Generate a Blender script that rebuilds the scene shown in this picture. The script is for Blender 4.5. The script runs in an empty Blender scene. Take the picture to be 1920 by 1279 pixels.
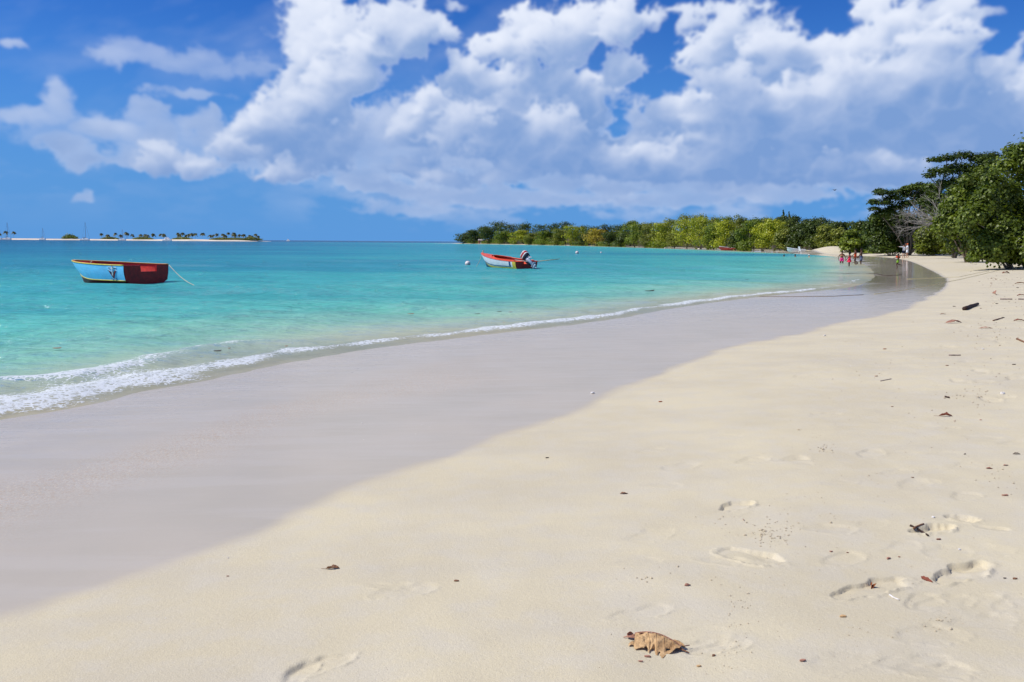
import bpy, bmesh, math, random
import numpy as np
from mathutils import Vector, Matrix
random.seed(7); np.random.seed(7)
S=bpy.context.scene; COL=S.collection
# ------------------------------------------------------------------ camera
CZ=1.8; F=1600.; PITCH=math.radians(6.63); ROLL=math.radians(0.42)
FW=np.array([0,math.cos(PITCH),-math.sin(PITCH)]); R0=np.array([1.,0,0]); U0=np.array([0,math.sin(PITCH),math.cos(PITCH)])
RT=R0*math.cos(ROLL)+U0*math.sin(ROLL); UP=-R0*math.sin(ROLL)+U0*math.cos(ROLL)
cam=bpy.data.cameras.new('camera'); co=bpy.data.objects.new('camera',cam); COL.objects.link(co)
cam.sensor_width=36; cam.lens=36*F/1920; cam.clip_start=.05; cam.clip_end=80000
m=Matrix.Identity(4)
for i in range(3): m[i][0]=RT[i]; m[i][1]=UP[i]; m[i][2]=-FW[i]
m[2][3]=CZ; co.matrix_world=m; S.camera=co
# ------------------------------------------------------------------ light
SUN_EL=math.radians(49); SUN_AZ=math.radians(-97)      # azimuth clockwise from +Y
sd=Vector((math.sin(SUN_AZ)*math.cos(SUN_EL),math.cos(SUN_AZ)*math.cos(SUN_EL),math.sin(SUN_EL)))
sl=bpy.data.lights.new('sun','SUN'); sl.energy=4.5; sl.angle=math.radians(.53); sl.color=(1,.955,.88)
so=bpy.data.objects.new('sun',sl); COL.objects.link(so); so.rotation_euler=sd.to_track_quat('Z','Y').to_euler()
S.view_settings.view_transform='Standard'; S.view_settings.look='None'; S.view_settings.gamma=1; S.view_settings.exposure=0.0
S.cycles.max_bounces=6; S.cycles.transparent_max_bounces=12; S.cycles.caustics_reflective=False; S.cycles.caustics_refractive=False
S.cycles.sample_clamp_indirect=4
def ray(px,py): return FW+RT*((px-960)/F)-UP*((py-639.5)/F)
def vnoise(x,y,seed=0):
    xi=np.floor(x).astype(np.int64); yi=np.floor(y).astype(np.int64); xf=x-xi; yf=y-yi
    def h(a,b):
        n=(a*374761393+b*668265263+seed*1442695041)&0xffffffff
        n=((n^(n>>13))*1274126177)&0xffffffff; n=n^(n>>16)
        return (n&0xffff)/32767.5-1
    u=xf*xf*xf*(xf*(xf*6-15)+10); v=yf*yf*yf*(yf*(yf*6-15)+10)
    return (h(xi,yi)*(1-u)+h(xi+1,yi)*u)*(1-v)+(h(xi,yi+1)*(1-u)+h(xi+1,yi+1)*u)*v
def fbm(x,y,o=5,seed=0,g=.5,bil=False):
    s=0;a=1;t=0
    for i in range(o):
        n=vnoise(x,y,seed+i*17)
        if bil: n=1-2*np.abs(n)*1.3
        s=s+a*n;t+=a;a*=g;c,sn=.8*2.03,.6*2.03;x,y=c*x-sn*y+13.7,sn*x+c*y-7.1
    return s/t
# photo-pixel blobs: x,y,rx,ry,weight
BL=[(760,245,150,60,.62),(340,270,150,50,.3),(1000,296,360,50,.6),(1450,296,400,54,.6),(620,270,160,60,.6),(90,240,120,40,.2),(600,50,75,62,1),(680,70,90,70,1),(760,55,70,55,1),(815,55,45,32,.8),(585,110,60,50,1),(660,130,60,50,1),(560,165,60,40,1),(540,210,60,50,1),(600,200,60,60,.9),(625,250,55,40,.8),(520,275,70,38,1),(450,285,60,35,.9),(570,295,60,22,.8),(470,250,40,35,.8),(860,12,30,12,.6),
(380,245,45,34,.6),(270,210,35,25,.5),(195,243,50,16,.6),(110,278,36,24,.66),(170,310,50,22,.65),(285,262,34,30,.6),(320,305,60,35,1),(370,320,50,25,.8),(235,295,30,24,.55),
(530,320,70,26,1),(640,318,40,24,.8),(680,335,40,18,.6),(105,185,32,40,.5),(215,105,55,30,.36),(400,207,18,15,.6),(40,215,60,16,.5),(160,375,22,10,.5),(20,80,25,10,.45),
(350,175,90,10,.38),(300,110,90,16,.33),(420,120,120,30,.25),
(990,60,48,48,1),(940,95,50,35,1),(880,145,55,45,1),(850,205,80,55,1),(900,245,120,55,1),(1000,265,120,60,1),(1000,165,85,70,1),(1080,65,80,65,.95),(1165,40,65,55,.9),(1100,205,85,60,1.05),(1175,130,50,32,.9),(1130,295,150,28,1),(795,250,70,36,.85),(725,255,60,22,.6),
(1285,35,50,32,.7),(1380,85,115,85,.95),(1450,100,65,60,.85),(1330,150,80,30,.8),(1225,285,180,50,1),(1300,220,100,50,.95),(1420,250,150,70,1),(1500,180,75,60,1),(1560,110,80,45,1),(1600,200,150,90,1),(1640,30,45,45,.9),(1690,60,70,60,1),(1760,100,85,75,1),(1790,25,55,40,.9),(1855,28,32,16,.5),(1750,200,140,80,1),(1870,150,55,38,1),(1905,185,60,45,1),(1850,250,140,70,1),(1700,285,200,48,1),(1480,290,200,42,1),(1912,85,18,40,.7),(1990,230,150,90,1),(2000,80,70,80,.8),(2120,200,120,90,.9),
(775,322,55,26,.85),(850,330,70,20,.7),(950,335,60,20,.7),(700,352,60,16,.66),(790,358,120,14,.6),(760,395,90,12,.45),(1000,380,120,16,.6),(1060,345,60,20,.68),(1160,350,80,18,.66),(1270,345,60,20,.66),(1330,350,60,24,.69),(1400,352,60,22,.69),(1580,345,80,22,.7),(1500,365,90,18,.6),(1240,378,200,14,.6),(900,372,160,14,.6),(1560,320,200,26,1),(1300,325,200,24,.9),(1800,320,160,34,1),
(-120,150,90,60,.9),(-200,260,120,40,.9),(-60,330,60,16,.6),
(200,-160,130,70,.9),(700,-200,160,90,1),(1250,-170,220,90,1),(1750,-200,150,90,1),(900,-420,220,110,1),(300,-450,160,80,.9),(1700,-480,230,120,1)]
HOLES=[(645,4,14,9,.9),(1160,228,20,22,.6),(1248,70,18,30,.55),(1115,95,12,18,.4),(1000,60,1,1,0),(1270,150,30,10,.35)]
AZ0,AZ1,EL0,EL1=-42.,42.,0.,42.
def blur(a,r):
    for ax in (0,1):
        k=2*r+1;p=np.concatenate([np.repeat(np.take(a,[0],ax),r+1,ax),a,np.repeat(np.take(a,[-1],ax),r,ax)],ax)
        c=np.cumsum(p,ax); n=a.shape[ax]
        a=(np.take(c,np.arange(k,k+n),ax)-np.take(c,np.arange(0,n),ax))/k
    return a
def shift(a,dx,dy):
    return np.roll(np.roll(a,-dy,0),-dx,1)
def toae(px,py):
    d=ray(px,py);return math.degrees(math.atan2(d[0],d[1])),math.degrees(math.atan2(d[2],math.hypot(d[0],d[1])))
def make_clouds(ppd=16):
    W=int((AZ1-AZ0)*ppd);H=int((EL1-EL0)*ppd)
    az,el=np.meshgrid(np.linspace(AZ0,AZ1,W),np.linspace(EL0,EL1,H))
    outA=np.zeros_like(az);outB=np.zeros_like(az)
    veil=np.clip(fbm(az*.16+el*.12,el*.5-az*.22,5,71)*.8+.15,0,1)*.30*np.clip((10-az)/20,0,1)*np.clip((el-4)/8,0,1)
    outA=veil;outB=np.full_like(az,.8)
    fineA=fbm(az*2.6,el*3.0,5,33,.58,True)
    for L in range(4):
        wx=fbm(az*.35,el*.5,3,5+L*50)*.8+fbm(az*1.5,el*1.8,3,6+L*50)*.30
        wy=fbm(az*.35+40,el*.5,3,8+L*50)*.5+fbm(az*1.5+40,el*1.8,3,9+L*50)*.24
        A=az+wx;E=el+wy
        dens=np.zeros_like(az);soft=np.zeros_like(az)
        for k,(x,y,rx,ry,w) in enumerate(BL):
            low=(w<.7)
            lay=0 if low else (1+(k*7)%3)
            if lay!=L and not (L==1 and not low and (rx>110)): continue
            a0,e0=toae(x,y);a1,_=toae(x+rx,y);_,e1=toae(x,y-ry)
            ra=abs(a1-a0)*1.15;re=abs(e1-e0)*1.15
            dy=(E-e0)/re; dy=np.where(dy<0,dy*1.15,dy)
            q=((A-a0)/ra)**2+dy**2
            b=np.clip(1-q*.55,0,1)
            dens=1-(1-np.clip(dens,0,.999))*(1-b*(.9 if low else .9*w**.5))
            soft=np.maximum(soft,b**.5*w)
        for (x,y,rx,ry,w) in HOLES:
            a0,e0=toae(x,y);a1,_=toae(x+rx,y);_,e1=toae(x,y-ry)
            q=((A-a0)/max(abs(a1-a0),.01))**2+((E-e0)/max(abs(e1-e0),.01))**2
            dens-=w*np.exp(-q)
        n1=fbm(A*.6+L*9,E*.8,5,21+L,.52,True)
        f=dens*1.2+(n1*.36+fineA*.11)*(.3+.7*np.clip(dens*2,0,1))-.40
        f=np.where(dens>0,f,-1)
        rng=.6 if L==0 else .44
        a=np.clip(f/rng,0,1);a=a*a*(3-2*a)
        a*=np.clip(soft*1.35,0,1)**.8
        hh=np.clip(f,0,1.0)**.7
        light=np.zeros_like(f)
        for s,wt,br in ((4,.30,2),(10,.42,4),(22,.50,8),(50,.55,16)):
            hb=blur(hh,br);light+=wt*(hb-shift(hb,int(-.6*s),int(.8*s)))
        col=np.zeros_like(f);fp=np.clip(f,0,.8)
        for i in range(1,13):
            s=i*7;col+=shift(fp,int(-.45*s),int(.9*s))
        col=blur(col,7)
        B=np.exp(-col*.40)*.60+.42+light*.75+fineA*.025+n1*.05
        B=.27+.76/(1+np.exp(-(B-1.46+.66*np.clip((el-4.5)/11,0,1))*3.8))+n1*.06
        if L==0: B=.40+(B-.40)*.62
        # under flat base
        cover=a
        outB=outB*(1-cover)+B*cover/1.0
        outB=np.where(outA+cover>0,outB,B)
        outA=1-(1-outA)*(1-cover)
    outA=outA*np.clip(el/2.0,0,1)*np.clip(.62+el/9,0,1)
    # low haze bank of distant cloud
    lowb=np.clip(fbm(az*.34,el*1.0,6,91,.6)*2.2+.34,0,1)*np.clip((el-.5)/2,0,1)*np.clip((8.5-el)/4,0,1)*.66*np.clip((az+18)/14,.12,1)
    B2=.60+.30*fbm(az*.5,el*1.4,4,92)
    outB=np.where(outA>0.02,outB*outA+B2*(1-outA),B2)
    outA=1-(1-outA)*(1-lowb);outB=blur(outB,1);outA=blur(outA,1)
    return outA,np.clip(outB,.25,1.15)

W_=bpy.data.worlds.new('World'); S.world=W_; W_.use_nodes=True
def build_world():
    nt=W_.node_tree; N=nt.nodes; L=nt.links; N.clear()
    def nd(t,**k):
        n=N.new(t)
        for a,b in k.items(): setattr(n,a,b)
        return n
    def mt(op,a,b=None,c=None):
        n=nd('ShaderNodeMath',operation=op)
        for i,v in enumerate((a,b,c)):
            if v is None: continue
            if isinstance(v,(int,float)): n.inputs[i].default_value=v
            else: L.new(v,n.inputs[i])
        return n.outputs[0]
    def mixc(f,a,b,bt='MIX'):
        n=nd('ShaderNodeMix',data_type='RGBA',blend_type=bt)
        for s,v in ((n.inputs[0],f),(n.inputs[6],a),(n.inputs[7],b)):
            if isinstance(v,(int,float)): s.default_value=v
            elif isinstance(v,tuple): s.default_value=v
            else: L.new(v,s)
        return n.outputs[2]
    sky=nd('ShaderNodeTexSky',sky_type='NISHITA',sun_disc=False)
    sky.sun_elevation=SUN_EL; sky.sun_rotation=SUN_AZ; sky.air_density=1.0; sky.dust_density=0.15; sky.ozone_density=3.0
    tc=nd('ShaderNodeTexCoord'); sp=nd('ShaderNodeSeparateXYZ'); L.new(tc.outputs['Generated'],sp.inputs[0])
    az=mt('MULTIPLY',mt('ARCTAN2',sp.outputs[0],sp.outputs[1]),180/math.pi)
    el=mt('MULTIPLY',mt('ARCSINE',sp.outputs[2]),180/math.pi)
    u=mt('DIVIDE',mt('SUBTRACT',az,AZ0),AZ1-AZ0); v=mt('DIVIDE',mt('SUBTRACT',el,EL0),EL1-EL0)
    cb=nd('ShaderNodeCombineXYZ'); L.new(u,cb.inputs[0]); L.new(v,cb.inputs[1])
    A,B=make_clouds()
    h,w=A.shape
    img=bpy.data.images.new('cloud_field',w,h,alpha=False,float_buffer=True); img.colorspace_settings.name='Non-Color'
    buf=np.ones((h,w,4),np.float32); buf[...,0]=A; buf[...,1]=B; buf[...,2]=0
    img.pixels.foreach_set(buf.ravel()); img.pack()
    ti=nd('ShaderNodeTexImage',interpolation='Cubic',extension='EXTEND'); ti.image=img; L.new(cb.outputs[0],ti.inputs[0])
    s2=nd('ShaderNodeSeparateColor'); L.new(ti.outputs[0],s2.inputs[0])
    # elsewhere in the sky: plain noise clouds
    nz=nd('ShaderNodeTexNoise'); nz.inputs['Scale'].default_value=2.6; nz.inputs['Detail'].default_value=8; nz.inputs['Roughness'].default_value=.55
    mp=nd('ShaderNodeMapping'); mp.inputs['Scale'].default_value=(1,1,1.9); L.new(tc.outputs['Generated'],mp.inputs[0]); L.new(mp.outputs[0],nz.inputs[0])
    mr=nd('ShaderNodeMapRange',interpolation_type='SMOOTHSTEP'); mr.inputs[1].default_value=.50; mr.inputs[2].default_value=.66; L.new(nz.outputs[0],mr.inputs[0])
    wn=nd('ShaderNodeMapRange',interpolation_type='SMOOTHSTEP'); wn.inputs[1].default_value=36; wn.inputs[2].default_value=41.5; L.new(mt('MAXIMUM',mt('ABSOLUTE',az),el),wn.inputs[0])
    a1=mt('MULTIPLY',mr.outputs[0],mt('GREATER_THAN',el,0))
    nmix=nd('ShaderNodeMix',data_type='FLOAT'); L.new(wn.outputs[0],nmix.inputs[0]); L.new(s2.outputs[0],nmix.inputs[2]); L.new(a1,nmix.inputs[3])
    bmix=nd('ShaderNodeMix',data_type='FLOAT'); L.new(wn.outputs[0],bmix.inputs[0]); L.new(s2.outputs[1],bmix.inputs[2]); bmix.inputs[3].default_value=.8
    bk=nd('ShaderNodeMapRange'); bk.inputs[1].default_value=.27; bk.inputs[2].default_value=1.04; L.new(bmix.outputs[0],bk.inputs[0])
    K=1/.1
    ccol=mixc(bk.outputs[0],tuple(c*K for c in CL_DARK)+(1,),tuple(c*K for c in CL_LIT)+(1,))
    tint=mixc(1.0,sky.outputs[0],SKY_TINT+(1,),'MULTIPLY')
    # the sky low over the sea is a deeper blue than the plain model gives
    lo=nd('ShaderNodeMapRange',interpolation_type='SMOOTHSTEP'); lo.inputs[1].default_value=-1; lo.inputs[2].default_value=17; L.new(el,lo.inputs[0])
    tint2=mixc(lo.outputs[0],tuple(c*K for c in SKY_LOW)+(1,),tint)
    fin=mixc(nmix.outputs[0],tint2,ccol)
    bg=nd('ShaderNodeBackground'); bg.inputs[1].default_value=.1; L.new(fin,bg.inputs[0])
    o=nd('ShaderNodeOutputWorld'); L.new(bg.outputs[0],o.inputs[0])
CL_DARK=(.20,.345,.66); CL_LIT=(.83,.88,1.0); SKY_TINT=(.155,.47,1.08); SKY_LOW=(.112,.325,.715)
build_world()
# ------------------------------------------------------------------ helpers
def link(o): COL.objects.link(o); return o
def tag(o,label=None,cat=None,group=None,kind=None):
    if label: o['label']=label
    if cat: o['category']=cat
    if group: o['group']=group
    if kind: o['kind']=kind
    return o
def empty(name,loc=(0,0,0),rz=0,label=None,cat=None,group=None):
    o=bpy.data.objects.new(name,None); o.empty_display_size=.1; o.location=loc; o.rotation_euler=(0,0,rz); link(o); return tag(o,label,cat,group)
def np_mesh(name,V,Fc,mat=None,parent=None,smooth=False,attrs=None,fattrs=None,loc=None):
    """V (n,3), Fc list of int arrays with shape (k,nsides)"""
    me=bpy.data.meshes.new(name); V=np.asarray(V,np.float32)
    if not isinstance(Fc,list): Fc=[Fc]
    me.vertices.add(len(V)); me.vertices.foreach_set('co',V.ravel())
    lo=np.concatenate([f.ravel() for f in Fc]); tot=np.concatenate([np.full(len(f),f.shape[1]) for f in Fc])
    st=np.concatenate([[0],np.cumsum(tot)[:-1]])
    me.loops.add(len(lo)); me.loops.foreach_set('vertex_index',lo.astype(np.int32))
    me.polygons.add(len(tot)); me.polygons.foreach_set('loop_start',st.astype(np.int32))
    try: me.polygons.foreach_set('loop_total',tot.astype(np.int32))
    except Exception: pass
    me.update(calc_edges=True)
    me.polygons.foreach_set('use_smooth',np.full(len(tot),smooth))
    for k,a in (attrs or {}).items():
        at_=me.attributes.new(k,'FLOAT','POINT'); at_.data.foreach_set('value',np.asarray(a,np.float32))
    for k,a in (fattrs or {}).items():
        at_=me.attributes.new(k,'FLOAT','FACE'); at_.data.foreach_set('value',np.asarray(a,np.float32))
    if mat: me.materials.append(mat)
    o=bpy.data.objects.new(name,me); link(o)
    if parent: o.parent=parent
    if loc is not None: o.location=loc
    return o
class MB:
    def __init__(s): s.v=[]; s.f=[]; s.m=[]
    def add(s,vs,fs,mi=0):
        b=len(s.v); s.v+=[tuple(v) for v in vs]; s.f+=[tuple(b+i for i in f) for f in fs]; s.m+=[mi]*len(fs); return s
    def box(s,c,d,mi=0,rot=None):
        x,y,z=[q/2 for q in d]; vs=[Vector((a,b,e)) for a in (-x,x) for b in (-y,y) for e in (-z,z)]
        if rot is not None: vs=[rot@v for v in vs]
        vs=[v+Vector(c) for v in vs]
        return s.add(vs,[(0,1,3,2),(4,6,7,5),(0,4,5,1),(2,3,7,6),(0,2,6,4),(1,5,7,3)],mi)
    def tube(s,pts,rad,n=8,mi=0,cap=True,sq=1.0):
        pts=[Vector(p) for p in pts]
        if not hasattr(rad,'__len__'): rad=[rad]*len(pts)
        vs=[];up=None
        for i,p in enumerate(pts):
            d=(pts[min(i+1,len(pts)-1)]-pts[max(i-1,0)])
            if d.length<1e-9: d=Vector((0,0,1))
            d.normalize()
            if up is None: up=Vector((0,0,1)) if abs(d.z)<.9 else Vector((0,1,0))
            a=d.cross(up).normalized(); b=a.cross(d).normalized(); up=b
            for k in range(n):
                t=2*math.pi*k/n; vs.append(p+(a*math.cos(t)+b*math.sin(t)*sq)*rad[i])
        fs=[(i*n+k,i*n+(k+1)%n,(i+1)*n+(k+1)%n,(i+1)*n+k) for i in range(len(pts)-1) for k in range(n)]
        if cap: fs+=[tuple(range(n))[::-1],tuple((len(pts)-1)*n+k for k in range(n))]
        return s.add(vs,fs,mi)
    def ball(s,c,r,n=12,mi=0,sc=(1,1,1),rot=None,jit=0):
        vs=[];m_=n//2
        for i in range(m_+1):
            t=math.pi*i/m_
            for k in range(n):
                p=2*math.pi*k/n; j=1+random.uniform(-jit,jit)
                q=Vector((math.sin(t)*math.cos(p)*sc[0]*r*j,math.sin(t)*math.sin(p)*sc[1]*r*j,math.cos(t)*sc[2]*r*j))
                if rot is not None: q=rot@q
                vs.append(q+Vector(c))
        fs=[(i*n+k,i*n+(k+1)%n,(i+1)*n+(k+1)%n,(i+1)*n+k) for i in range(m_) for k in range(n)]
        return s.add(vs,[f[::-1] for f in fs],mi)
    def build(s,name,mats,parent=None,smooth=False,loc=None,clean=True,thick=0,rz=None):
        me=bpy.data.meshes.new(name); me.from_pydata(s.v,[],s.f)
        if not isinstance(mats,(list,tuple)): mats=[mats]
        for q in mats: me.materials.append(q)
        me.polygons.foreach_set('material_index',s.m)
        if clean:
            bm=bmesh.new(); bm.from_mesh(me); bmesh.ops.remove_doubles(bm,verts=bm.verts,dist=1e-5); bmesh.ops.recalc_face_normals(bm,faces=bm.faces); bm.to_mesh(me); bm.free()
        me.polygons.foreach_set('use_smooth',[smooth]*len(me.polygons)); me.update()
        o=bpy.data.objects.new(name,me); link(o)
        if parent: o.parent=parent
        if loc is not None: o.location=loc
        if rz is not None: o.rotation_euler=(0,0,rz)
        if thick: 
            q=o.modifiers.new('s','SOLIDIFY'); q.thickness=thick; q.offset=0
        return o
# ------------------------------------------------------------------ materials
def mat(name,col,rough=.6,spec=.5,bump=0,bscale=20,var=0,vscale=8,metal=0,dirt=None):
    M=bpy.data.materials.new(name); M.use_nodes=True; nt=M.node_tree; N=nt.nodes; L=nt.links
    b=N['Principled BSDF']; b.inputs['Base Color'].default_value=(*col,1); b.inputs['Roughness'].default_value=rough; b.inputs['Specular IOR Level'].default_value=spec; b.inputs['Metallic'].default_value=metal
    if var or bump:
        tc=N.new('ShaderNodeTexCoord'); nz=N.new('ShaderNodeTexNoise'); nz.inputs['Detail'].default_value=6; L.new(tc.outputs['Object'],nz.inputs[0])
        nz.inputs['Scale'].default_value=vscale
        if var:
            mx=N.new('ShaderNodeMix'); mx.data_type='RGBA'; d=dirt or tuple(c*(1-var) for c in col)
            mx.inputs[6].default_value=(*[min(1,c*(1+var*.4)) for c in col],1); mx.inputs[7].default_value=(*d,1)
            r=N.new('ShaderNodeMapRange'); r.inputs[1].default_value=.38; r.inputs[2].default_value=.68; L.new(nz.outputs[0],r.inputs[0]); L.new(r.outputs[0],mx.inputs[0]); L.new(mx.outputs[2],b.inputs['Base Color'])
        if bump:
            n2=N.new('ShaderNodeTexNoise'); n2.inputs['Scale'].default_value=bscale; n2.inputs['Detail'].default_value=5; L.new(tc.outputs['Object'],n2.inputs[0])
            bp=N.new('ShaderNodeBump'); bp.inputs['Strength'].default_value=bump; bp.inputs['Distance'].default_value=.02; L.new(n2.outputs[0],bp.inputs['Height']); L.new(bp.outputs[0],b.inputs['Normal'])
    return M
def leafmat(name,c0,c1,c2,trans=.3,rough=.45):
    """leaf colour from per-face attribute 'tint' : c0 .. c1 .. c2"""
    M=bpy.data.materials.new(name); M.use_nodes=True; nt=M.node_tree; N=nt.nodes; L=nt.links
    b=N['Principled BSDF']; at_=N.new('ShaderNodeAttribute'); at_.attribute_name='tint'
    cr=N.new('ShaderNodeValToRGB'); e=cr.color_ramp.elements; e[0].color=(*c0,1); e[1].color=(*c2,1); q=e.new(.5); q.color=(*c1,1)
    L.new(at_.outputs['Fac'],cr.inputs[0]); L.new(cr.outputs[0],b.inputs['Base Color']); b.inputs['Roughness'].default_value=rough; b.inputs['Specular IOR Level'].default_value=.35
    t=N.new('ShaderNodeBsdfTranslucent'); g=N.new('ShaderNodeMix'); g.data_type='RGBA'; g.blend_type='MULTIPLY'; g.inputs[0].default_value=1; L.new(cr.outputs[0],g.inputs[6]); g.inputs[7].default_value=(1.3,1.35,.5,1); L.new(g.outputs[2],t.inputs[0])
    mx=N.new('ShaderNodeMixShader'); mx.inputs[0].default_value=trans; L.new(b.outputs[0],mx.inputs[1]); L.new(t.outputs[0],mx.inputs[2]); L.new(mx.outputs[0],N['Material Output'].inputs[0])
    return M
# ------------------------------------------------------------------ the shore
def on_plane(px,py,z=0.):
    d=ray(px,py); t=(z-CZ)/d[2]; return np.array([d[0]*t,d[1]*t,z])
def at(px,py,Y):
    d=ray(px,py); t=Y/d[1]; return np.array([d[0]*t,Y,CZ+d[2]*t])
WPX=[(0,785),(120,765),(250,738),(400,708),(560,674),(700,652),(850,634),(1000,617),(1150,599),(1270,576),(1400,559),(1500,549),(1590,540),(1632,528),(1640,512),(1625,497),(1598,487),(1560,481),(1500,476),(1400,471.5),(1300,467.5),(1200,464.5),(1100,461.5),(1000,459.5),(920,458),(862,457)]
VPX=[(0,1170),(130,1120),(260,1070),(380,1022),(500,985),(640,935),(760,882),(900,843),(1000,802),(1120,757),(1240,703),(1360,654),(1500,628),(1620,601),(1700,579),(1745,561),(1768,545),(1785,527),(1762,513),(1737,501),(1716,492),(1694,486),(1650,481.5),(1600,479.3),(1560,477.3),(1510,474.3),(1450,471.6),(1400,469.6),(1300,466),(1200,463.3),(1100,460.7),(1000,459),(920,457.6),(862,456.7)]
def smooth_poly(P,it=2):
    P=np.array(P)
    for _ in range(it):
        Q=[P[0]]
        for a,b in zip(P[:-1],P[1:]): Q+=[a*.75+b*.25,a*.25+b*.75]
        Q.append(P[-1]); P=np.array(Q)
    return P
Wp=[(-200,-400),(-60,-62),(-17,-11),(-9,2.2)]+[tuple(on_plane(x,y,0)[:2]) for x,y in WPX]
Wk=[-600,-500,-300,-120]+[x if i<15 else 1640+(i-14)*20 for i,(x,y) in enumerate(WPX)]
Vp=[(-190,-400),(-52,-60),(-11.5,-9.5),(-4.6,1.2)]+[tuple(on_plane(x,y,.16)[:2]) for x,y in VPX]
WL=smooth_poly([(a,b,k) for (a,b),k in zip(Wp,Wk)]); VL=smooth_poly([(a,b,0) for a,b in Vp])
TAIL=[(-70,760),(-10,840),(120,930),(500,1250),(1500,1500),(3500,1500),(3500,-400)]
TAILV=[(-55,762),(0,835),(122,920),(505,1235),(1500,1490),(3490,1490),(3490,-400)]
WL=np.vstack([WL,[(a,b,2100) for a,b in TAIL]]); VL=np.vstack([VL,[(a,b,0) for a,b in TAILV]])
def sdist(x,y,PL):
    x=np.asarray(x,np.float64); y=np.asarray(y,np.float64); best=np.full(x.shape,1e18); key=np.zeros(x.shape); ins=np.zeros(x.shape,bool)
    n=len(PL)
    for i in range(n):
        ax,ay,ak=PL[i]; bx,by,bk=PL[(i+1)%n]
        if i<n-1:
            dx,dy=bx-ax,by-ay; L2=dx*dx+dy*dy+1e-12
            t=np.clip(((x-ax)*dx+(y-ay)*dy)/L2,0,1); d=(x-ax-t*dx)**2+(y-ay-t*dy)**2
            mk=d<best; best=np.where(mk,d,best); key=np.where(mk,ak+t*(bk-ak),key)
        if ay!=by:
            c=((ay>y)!=(by>y)); xi=(bx-ax)*(y-ay)/(by-ay)+ax; ins^=c&(x<xi)
    return np.where(ins,1,-1)*np.sqrt(best),key
def sstep(a,b,x):
    t=np.clip((x-a)/(b-a),0,1); return t*t*(3-2*t)
PRINTS=[]   # (x,y,angle,len,wid,depth,edge) footprints pressed into the sand
def Zfull(x,y,detail=True):
    x=np.asarray(x,np.float64); y=np.asarray(y,np.float64)
    dW,key=sdist(x,y,WL); dV,_=sdist(x,y,VL); r=np.hypot(x,y)
    t=np.clip(dW,0,None)/(np.clip(dW,0,None)+np.clip(-dV,0,None)+1e-6)
    zin=.16*t**.9
    dv=np.clip(dV,0,None)
    zd=.16+.36*(1-np.exp(-dv/6.5))+.026*np.clip(dv-7,0,40)*sstep(7,14,dv)
    z=np.where(dV>0,zd,zin)
    z=np.where(dW<0,-.05*np.clip(-dW,0,60)-.02*(1-np.exp(dW/.6)),z)
    z+=sstep(150,500,y)*sstep(8,60,dv)*7.0
    # sand heap on the far beach
    h=HEAP; z+=1.15*np.exp(-(((x-h[0])/3.6)**2+((y-h[1])/7.)**2))*(dW>0)
    # soft undulation of the dry beach
    z+=(dv>0)*sstep(0,3,dv)*(vnoise(x*.35,y*.35,3)*.025+vnoise(x*1.1,y*1.1,4)*.008)*sstep(80,40,r)
    if detail:
        z+=(vnoise(x*3.1,y*3.1,11)*.0030+vnoise(x*7.,y*7.,12)*.0015)*sstep(0.1,2,dv)*sstep(40,15,r)
        rough=sstep(3.0,9,dv)*sstep(60,30,r)   # trampled strip higher up the beach
        z+=rough*(fbm(x*2.3,y*2.3,5,44)*.055-.02*np.abs(fbm(x*3.5,y*3.5,3,45)))*sstep(5,9,y)
        for (fx,fy,an,ln,wd,dp,ed) in PRINTS:
            mk=np.where((np.abs(x-fx)<ln*1.5)&(np.abs(y-fy)<ln*1.5))
            if len(mk[0])==0: continue
            lx=x[mk]-fx; ly=y[mk]-fy; c,s_=math.cos(an),math.sin(an); u=(lx*c+ly*s_)/(ln/2); v=(-lx*s_+ly*c)/(wd/2)
            u=u+vnoise(lx*14+fx*9,ly*14,5)*.16+vnoise(lx*60,ly*60,15)*.02; v=v+vnoise(lx*13,ly*13+fy*7,6)*.22+vnoise(lx*50+3,ly*50,16)*.03
            wv=.74+.20*np.exp(-((u-.45)/.45)**2)
            q=np.sqrt((v/wv)**2+np.abs(u)**2.4)
            prof=1-sstep(1-ed,1+ed*.35,q)
            asym=np.clip(.50+.5*v+.18*u,0.04,1)      # deep under the far wall, running out towards the near side
            fl=asym*(.85+.18*vnoise(lx*14+fx,ly*14,19)+.04*vnoise(lx*50,ly*50,20))
            rim=np.exp(-((q-1.16)/.13)**2)*np.clip(-v*.8+.25,0,1)
            z[mk]+=-dp*prof*fl+dp*.22*rim*(1+1.2*vnoise(lx*45,ly*45,9))
    return z,dW,dV,key
HEAP=at(1561,468,150)
def Z(x,y,detail=True): return float(Zfull(np.array([x]),np.array([y]),detail)[0][0])
def ground(px,py,detail=True):
    d=ray(px,py)
    ts=np.concatenate([np.arange(2,60,.05),np.geomspace(60,900,500)]); xs=d[0]*ts; ys=d[1]*ts
    zz=Zfull(xs,ys,False)[0]; below=(CZ+d[2]*ts)<np.maximum(zz,0); i=int(np.argmax(below)) if below.any() else len(ts)-1
    a,b=ts[max(i-1,0)],ts[i]
    for _ in range(14):
        c=(a+b)/2
        if CZ+d[2]*c<max(Z(d[0]*c,d[1]*c,detail),0): b=c
        else: a=c
    return np.array([d[0]*b,d[1]*b,max(Z(d[0]*b,d[1]*b,detail),0)])
def footprint(px,py,ang,ln,wd,dp,ed=.12):
    g=ground(px,py,False); PRINTS.append((g[0],g[1],math.radians(ang),ln,wd,dp,ed))
rpf=random.Random(12)
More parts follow.
